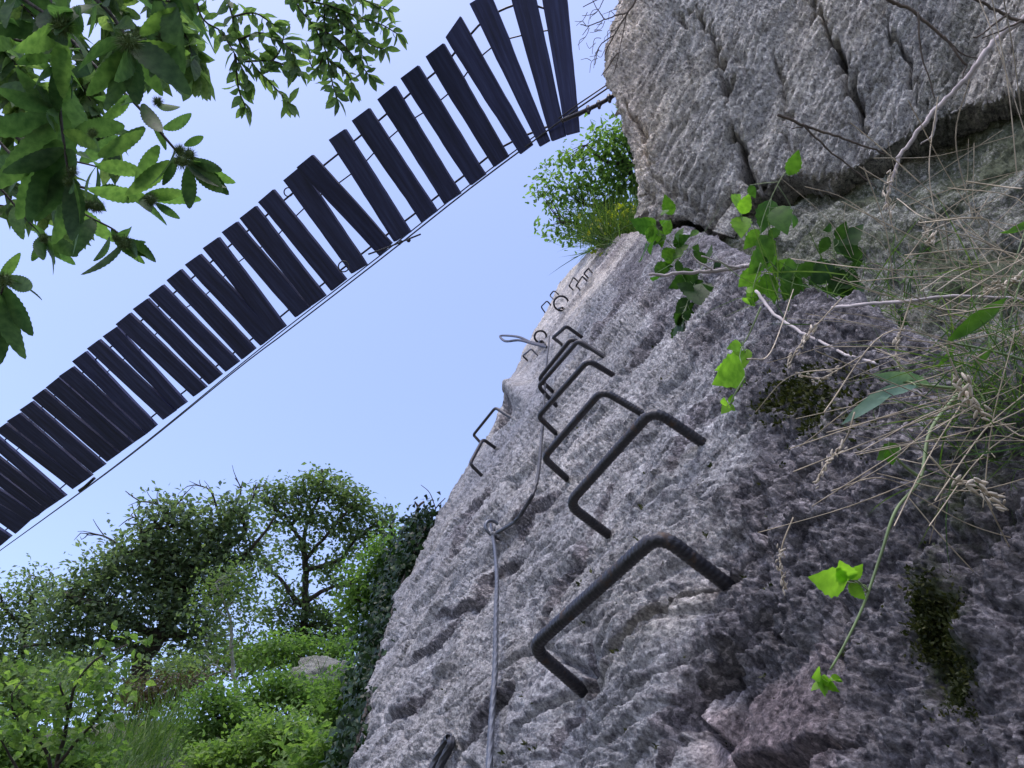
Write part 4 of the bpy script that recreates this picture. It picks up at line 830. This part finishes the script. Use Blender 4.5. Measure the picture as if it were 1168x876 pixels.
# ------------------------------------------------------------------ plants on the ledge at the right
def sprig(name, label, cat, stem, leaves, d, lmat, smat='greenstem', r=.0016, kind='ovate', wob=.35):
    """leaves: (base x, y, tip x, y[, depth offset]); a stalk joins each leaf to the stem"""
    root = thing(name, at(*stem[0][:2], stem[0][2] if len(stem[0]) > 2 else d), label, cat)
    Q = spline(np.array([at(p[0], p[1], p[2] if len(p) > 2 else d) for p in stem]), 8*len(stem)); wd = MB(); wd.tube(Q, np.linspace(r*1.3, r*.6, len(Q)), 6); lf = MB()
    for l in leaves:
        dz = l[4] if len(l) > 4 else rng.normal()*.02; a = at(l[0], l[1], d+dz); b = at(l[2], l[3], d+dz+rng.normal()*.02*d)
        j = np.argmin(np.linalg.norm(Q-a, axis=1)); wd.tube(spline([Q[j], (Q[j]+a)/2+rng.normal(size=3)*.004, a], 5), r*.45, 5)
        add_leaves(lf, kind, [a], [b-a], [nrm(EYE-a)+rng.normal(size=3)*wob], [np.linalg.norm(b-a)])
    if kind == 'ovate' and len(leaves) > 8:
        for _ in range(int(len(leaves)*1.3)):
            j = rng.integers(len(Q)//4, len(Q)); a = Q[j] + rng.normal(size=3)*.028*d/1.8; b = a + nrm(rng.normal(size=3)+np.array([0, -.3, -.5]))*rng.uniform(.014, .034)*d
            wd.tube(spline([Q[j], (Q[j]+a)/2+rng.normal(size=3)*.004, a], 5), r*.45, 5); add_leaves(lf, kind, [a], [b-a], [nrm(EYE-a)+rng.normal(size=3)*.5], [np.linalg.norm(b-a)])
    wd.build('stem', M[smat], root); lf.build('leaves', M[lmat], root); return root
sprig('bramble_sprig', 'green bramble sprig with crowded toothed leaves hanging left of centre on the ledge', 'bramble', [(1010, 380), (960, 355), (915, 330), (880, 300), (868, 260), (890, 205), (905, 190)],
      [(900, 200, 912, 172), (880, 228, 868, 262), (886, 236, 896, 262), (866, 262, 850, 284), (868, 268, 882, 296), (872, 285, 858, 312), (872, 290, 888, 312), (866, 305, 842, 330), (872, 312, 884, 344), (862, 320, 858, 350), (888, 318, 920, 300), (905, 312, 898, 345), (905, 315, 926, 340)], 1.9, 'bramble')
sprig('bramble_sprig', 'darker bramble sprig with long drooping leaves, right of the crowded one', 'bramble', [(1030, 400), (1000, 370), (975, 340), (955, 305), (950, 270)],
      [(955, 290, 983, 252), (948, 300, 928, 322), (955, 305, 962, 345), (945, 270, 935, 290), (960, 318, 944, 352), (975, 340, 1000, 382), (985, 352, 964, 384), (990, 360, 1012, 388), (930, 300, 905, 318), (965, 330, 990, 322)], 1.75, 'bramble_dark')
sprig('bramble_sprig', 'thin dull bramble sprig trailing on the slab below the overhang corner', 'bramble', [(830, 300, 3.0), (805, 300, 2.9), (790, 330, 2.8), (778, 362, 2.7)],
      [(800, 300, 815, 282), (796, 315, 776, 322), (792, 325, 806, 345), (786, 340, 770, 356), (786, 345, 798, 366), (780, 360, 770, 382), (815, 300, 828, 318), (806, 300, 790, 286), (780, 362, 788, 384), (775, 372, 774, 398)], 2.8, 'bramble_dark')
sprig('bramble_sprig', 'bushy little bramble tuft at the lowest corner of the overhang', 'bramble', [(785, 300, 3.9), (770, 285, 3.8), (755, 268, 3.7), (745, 255, 3.6)],
      [(770, 285, 752, 296), (768, 280, 785, 268), (760, 272, 742, 276), (758, 268, 766, 250), (748, 258, 734, 248), (765, 285, 762, 305), (775, 290, 792, 300), (750, 262, 756, 282), (772, 275, 778, 258), (780, 295, 775, 312), (748, 270, 738, 288)], 3.75, 'bramble')
sprig('lime_sprig', 'single bright lime three-leaf sprig in front of the overhang crack', 'sprig', [(862, 300), (850, 268), (845, 245)], [(846, 246, 836, 226), (846, 244, 854, 222), (845, 247, 846, 266)], 2.1, 'lime')
sprig('lime_sprig', 'bright lime leaf pair hanging low over the slab, right of the rungs', 'sprig', [(868, 350), (855, 380), (846, 395)], [(850, 402, 826, 416), (848, 408, 816, 428), (846, 414, 822, 436), (852, 398, 848, 418), (846, 394, 832, 396)], 1.5, 'lime')
sprig('lime_sprig', 'tiny lime shoot under the bright leaf pair', 'sprig', [(850, 430), (838, 450), (832, 462)], [(832, 462, 824, 470), (832, 460, 836, 450), (831, 462, 838, 468), (830, 464, 824, 456)], 1.4, 'lime')
sprig('lime_sprig', 'tiny lime shoot beside the crowded bramble sprig', 'sprig', [(868, 300), (860, 325), (857, 340)], [(857, 340, 850, 350), (857, 338, 864, 346), (858, 334, 852, 326)], 1.85, 'lime')
DB = .80
root = sprig('bramble_shoot', 'long green bramble shoot dangling over the dark rock with one bright three-part leaf', 'bramble', [(1100, 440, .95), (1062, 490, .88), (1050, 545, .84), (1022, 582, .81), (1005, 632, .8), (985, 690, .79), (962, 738, .78), (947, 764, .78)],
      [(966, 664, 930, 662, 0), (968, 660, 984, 646, .0), (968, 666, 988, 684, .0), (968, 662, 960, 645, .0)], .79, 'lime', r=.0018, wob=.25)
lf = MB(); a = at(944, 772, .78); n = 9; add_leaves(lf, 'ovate', a+rng.normal(size=(n, 3))*.003, rv(n)*.5+np.array([0, 0, -.6]), rv(n), rng.uniform(.010, .022, n)); lf.build('bud', M['lime'], root)
sprig('bramble_sprig', 'lone half-lit leaf on a short stalk at the head of the dangling shoot', 'leaf', [(1050, 545, .84), (1030, 530, .84), (1012, 510, .84)], [(1026, 508, 998, 524, .05), (1014, 512, 1018, 532, .04)], .8, 'bramble')
sprig('waxy_leaf_plant', 'pair of long blue-green waxy leaves pointing left among the dry grass', 'plant', [(1110, 445), (1060, 440), (1030, 436)], [(1030, 436, 960, 478), (1045, 440, 1005, 448), (1060, 438, 1010, 428)], .85, 'bluegreen', kind='narrow')
sprig('broad_leaf_plant', 'dark green broad leaves angled upward at the right edge above the grass', 'plant', [(1200, 420), (1130, 400), (1080, 390)], [(1080, 390, 1155, 336), (1090, 395, 1070, 420), (1170, 260, 1140, 268), (1190, 250, 1150, 262), (1130, 400, 1112, 420)], .85, 'bramble', kind='narrow')
# dead branches and canes
def twig_thing(name, label, cat, lines, d, m, rad):
    mb = MB()
    for pts, r in lines:
        Q = spline(np.array([at(p[0], p[1], p[2] if len(p) > 2 else d) for p in pts]), 8*len(pts)); wb = np.cumsum(rng.normal(size=Q.shape), 0)*rad*r*.25; wb -= np.linspace(0, 1, len(Q))[:, None]*wb[-1]
        mb.tube(Q+wb, np.linspace(rad*r, rad*r*.55, len(Q)), 6)
    return tag(mb.build(name, M[m]), label, cat)
twig_thing('dead_branch', 'tan dead branch slanting up across the overhang to the top right corner', 'branch', [([(1200, -12), (1168, 16), (1146, 33), (1113, 70), (1068, 123), (1040, 158), (1023, 181)], 1), ([(1068, 123), (1064, 150), (1050, 165)], .5), ([(1113, 70), (1105, 95)], .4), ([(1023, 181), (1015, 215), (1010, 240)], .6)], 1.55, 'greywood', .0062)
twig_thing('dead_branch', 'thin dark forked twig hanging down from the top edge over the overhang', 'branch', [([(1000, -10), (1027, 2), (1041, 8), (1076, 41), (1090, 60), (1103, 74)], 1), ([(1047, 14), (1052, 60), (1066, 112)], .6), ([(1076, 41), (1096, 62), (1118, 68)], .5), ([(1103, 74), (1098, 90), (1106, 100)], .4)], 1.6, 'deadwood', .0042)
twig_thing('dead_branch', 'thin dark twig lying along the lip of the overhang', 'branch', [([(887, 131), (915, 142), (945, 152), (986, 168), (1010, 176)], 1), ([(915, 142), (945, 170), (975, 195), (1000, 215)], .7), ([(920, 144), (900, 146)], .5)], 1.8, 'deadwood', .0036)
twig_thing('dead_branch', 'dark twig entering at the right edge above the dead branch', 'branch', [([(1200, 30), (1150, 15), (1120, 0), (1100, -12)], 1), ([(1150, 15), (1118, 40), (1110, 42)], .6), ([(1168, 22), (1120, 44)], .6)], 1.5, 'deadwood', .004)
twig_thing('dead_branch', 'bleached pale stick pointing left beneath the bramble leaves', 'stick', [([(880, 296), (840, 305), (800, 310), (740, 313)], 1), ([(845, 306), (818, 298), (800, 292)], .6), ([(812, 308), (795, 298), (788, 288)], .5), ([(850, 303), (866, 300), (905, 306)], .8)], 2.2, 'greywood', .0066)
twig_thing('bramble_cane', 'long pinkish bare cane curving down right from under the bramble leaves', 'cane', [([(862, 332, 1.8), (880, 355, 1.7), (905, 375, 1.55), (950, 398, 1.4), (1000, 415, 1.25), (1060, 428, 1.15)], 1)], 1.4, 'greywood', .0036)
twig_thing('dead_branch', 'pale straight stick lying level above the waxy leaves', 'stick', [([(950, 350, 1.45), (1000, 346, 1.35), (1080, 340, 1.25), (1200, 345, 1.2)], 1)], 1.3, 'greywood', .003)
root = None
tl = [([(745, -30), (715, 15), (700, 40), (690, 62)], 1), ([(715, 15), (690, 22), (672, 30), (662, 28)], .7), ([(700, 40), (684, 52), (678, 74)], .6), ([(730, -10), (690, -4), (665, 8)], .7), ([(690, 22), (682, 12), (676, 0)], .5), ([(705, 60), (692, 78), (686, 86)], .6), ([(672, 30), (664, 40)], .4), ([(690, -4), (680, 14), (664, 18)], .4), ([(715, 15), (706, 62), (700, 84)], .5)]
for _ in range(26):
    x, y = rng.uniform(668, 712), rng.uniform(0, 70); tl.append(([(x, y), (x-rng.uniform(2, 8), y+rng.uniform(-6, 10)), (x-rng.uniform(6, 15), y+rng.uniform(-4, 20))], .3))
twig_thing('dead_twigs', 'tangle of thin bare twigs hanging off the top corner of the overhang', 'twigs', tl, 5.4, 'deadwood', .008)
# grass at the right: one mass of blades, one of dry straws
mb = MB(); n = 520
q = np.array([at(1150+a*45, 465+b*50, .88+c*.06) for a, b, c in rng.normal(size=(n, 3))]); q = q[(q-EYE)@FW > .62]; n = len(q)
add_leaves(mb, 'blade', q, rng.normal(size=(n, 3))*.6+np.array([-.35, -.25, .15]), rv(n), rng.uniform(.035, .10, n))
q = np.array([at(1010+a*60, 345+b*16, 1.75+c*.12) for a, b, c in rng.normal(size=(110, 3))]); add_leaves(mb, 'blade', q, rng.normal(size=(110, 3))*.5+np.array([-.1, -.2, .3]), rv(110), rng.uniform(.08, .2, 110))
tag(mb.build('green_grass', M['grass'], smooth=False), 'dense green grass tuft at the right edge on the ledge', 'grass', kind='stuff')
mb = MB()
hand = [((1093, 449), (1000, 478), (900, 512)), ((1095, 460), (1000, 500), (905, 538)), ((970, 140), (1019, 181), (1168, 316)), ((1035, 566), (1090, 630), (1200, 745)), ((1040, 562), (1110, 600), (1200, 625)), ((1117, 0), (1140, 60), (1200, 250)), ((1130, -10), (1150, 100), (1160, 200)), ((1145, 0), (1156, 60), (1165, 130)), ((1200, 500), (1100, 470), (930, 400)), ((1200, 440), (1080, 400), (930, 395)), ((1190, 360), (1090, 420), (990, 450)), ((1180, 480), (1120, 520), (1060, 600)), ((1160, 420), (1090, 520), (1060, 620)), ((1190, 540), (1100, 560), (1000, 540)), ((1110, 440), (1060, 520), (1020, 600)), ((1168, 300), (1080, 250), (980, 190)), ((1168, 340), (1060, 280), (960, 230)), ((1150, 200), (1080, 240), (1030, 300)), ((960, 420), (900, 430), (862, 470)), ((1085, 390), (1010, 380), (940, 470)), ((1110, 250), (1090, 160), (1106, 90)), ((1080, 300), (1060, 200), (1070, 110)), ((1120, 560), (1160, 640), (1200, 700)), ((905, 330), (880, 400), (852, 410)), ((1050, 560), (1000, 545), (948, 560)), ((1020, 330), (1010, 260), (985, 190))]
for a, b, c in hand:
    d0, d1, d2 = [(.78 if y > 350 else 1.3)+rng.normal()*.05 for (_, y) in (a, b, c)]; mb.tube(spline([at(*a, d0), at(*b, (d0+d2)/2), at(*c, d2)], 14), .0006 if a[1] > 350 else .0009, 4, False)
for _ in range(115):
    a = np.array([1180+rng.normal()*40, 430+rng.normal()*90]); ang = rng.normal()*.55+np.pi*1.0; L = rng.uniform(60, 240); c = a+L*np.array([np.cos(ang), -np.sin(ang)*.9]); m = (a+c)/2+rng.normal(size=2)*16; d = rng.uniform(.74, 1.0)
    mb.tube(spline([at(*a, d), at(*m, d+rng.normal()*.03), at(*c, d+rng.normal()*.05)], 9), rng.uniform(.0003, .0007), 4, False)
for _ in range(24):
    a = np.array([rng.uniform(960, 1200), rng.uniform(240, 420)]); ang = rng.uniform(.2, 2.9); L = rng.uniform(50, 170); c = a+L*np.array([np.cos(ang), -np.sin(ang)]); m = (a+c)/2+rng.normal(size=2)*10; d = rng.uniform(1.25, 1.7)
    mb.tube(spline([at(*a, d), at(*m, d), at(*c, d)], 9), rng.uniform(.0004, .0008), 4, False)
tag(mb.build('dry_grass', M['straw']), 'dry straw stems criss-crossing over the ledge at the right', 'grass', kind='stuff')
# seed heads one can tell apart
for lab, pts, d, sz in [('fat pale grass seed head drooping toward the lower right edge', [(1060, 520), (1085, 545), (1110, 552), (1150, 582)], .72, 1.3), ('pale seed head dangling in the middle of the dry grass', [(1078, 395), (1088, 420), (1100, 450), (1122, 475)], .75, 1.3), ('tan upright seed spike in front of the recess under the overhang', [(1024, 275), (1016, 250), (1013, 222), (1016, 195)], 1.45, 1.5), ('ragged straw seed head right of the upright spike', [(1085, 275), (1070, 262), (1060, 275), (1052, 250)], 1.4, 1.3), ('feathery pale seed head hanging left beside the pink cane', [(960, 340), (928, 375), (908, 400), (900, 418)], 1.2, 1.2), ('short seed head lying left across the dark rock', [(985, 405), (950, 425), (935, 432), (912, 428)], 1.1, .9), ('small seed head drooping over the dark rock below the moss', [(975, 470), (965, 500), (942, 530), (930, 552)], .85, .8), ('pale tuft of seeds at the right edge above the broad leaves', [(1200, 300), (1165, 320), (1140, 325), (1120, 338)], .9, 1.3), ('drooping husk above the bright three-part leaf', [(905, 590), (893, 620), (890, 645), (896, 672)], 1.0, .9), ('curled seed head beside the blue-green leaf', [(1040, 340), (1030, 370), (1022, 400), (1030, 430)], 1.0, .9)]:
    root = thing('grass_stalk', at(*pts[0], d), lab, 'grass', 'grass stalks in seed at the right')
    Q = spline(np.array([at(*p, d) for p in pts]), 24); st = MB(); st.tube(Q, .0009, 5); st.build('stem', M['straw'], root); sd = MB()
    for i in range(10, 24):
        for _ in range(2):
            ax = nrm(Q[min(i+1, 23)]-Q[i-1])+rng.normal(size=3)*.45; r = .0024*sz*(1-.02*(i-10))*rng.uniform(.7, 1.2); sd.ball(Q[i]+rng.normal(size=3)*.0026*sz, (r*.55, r*.55, r*1.9), 6, 4, ax)
    sd.build('seed_head', M['seed'], root)
bpy.context.view_layer.update()
print('verts', sum(len(o.data.vertices) for o in C.objects if o.type == 'MESH'), 'objects', len(C.objects))
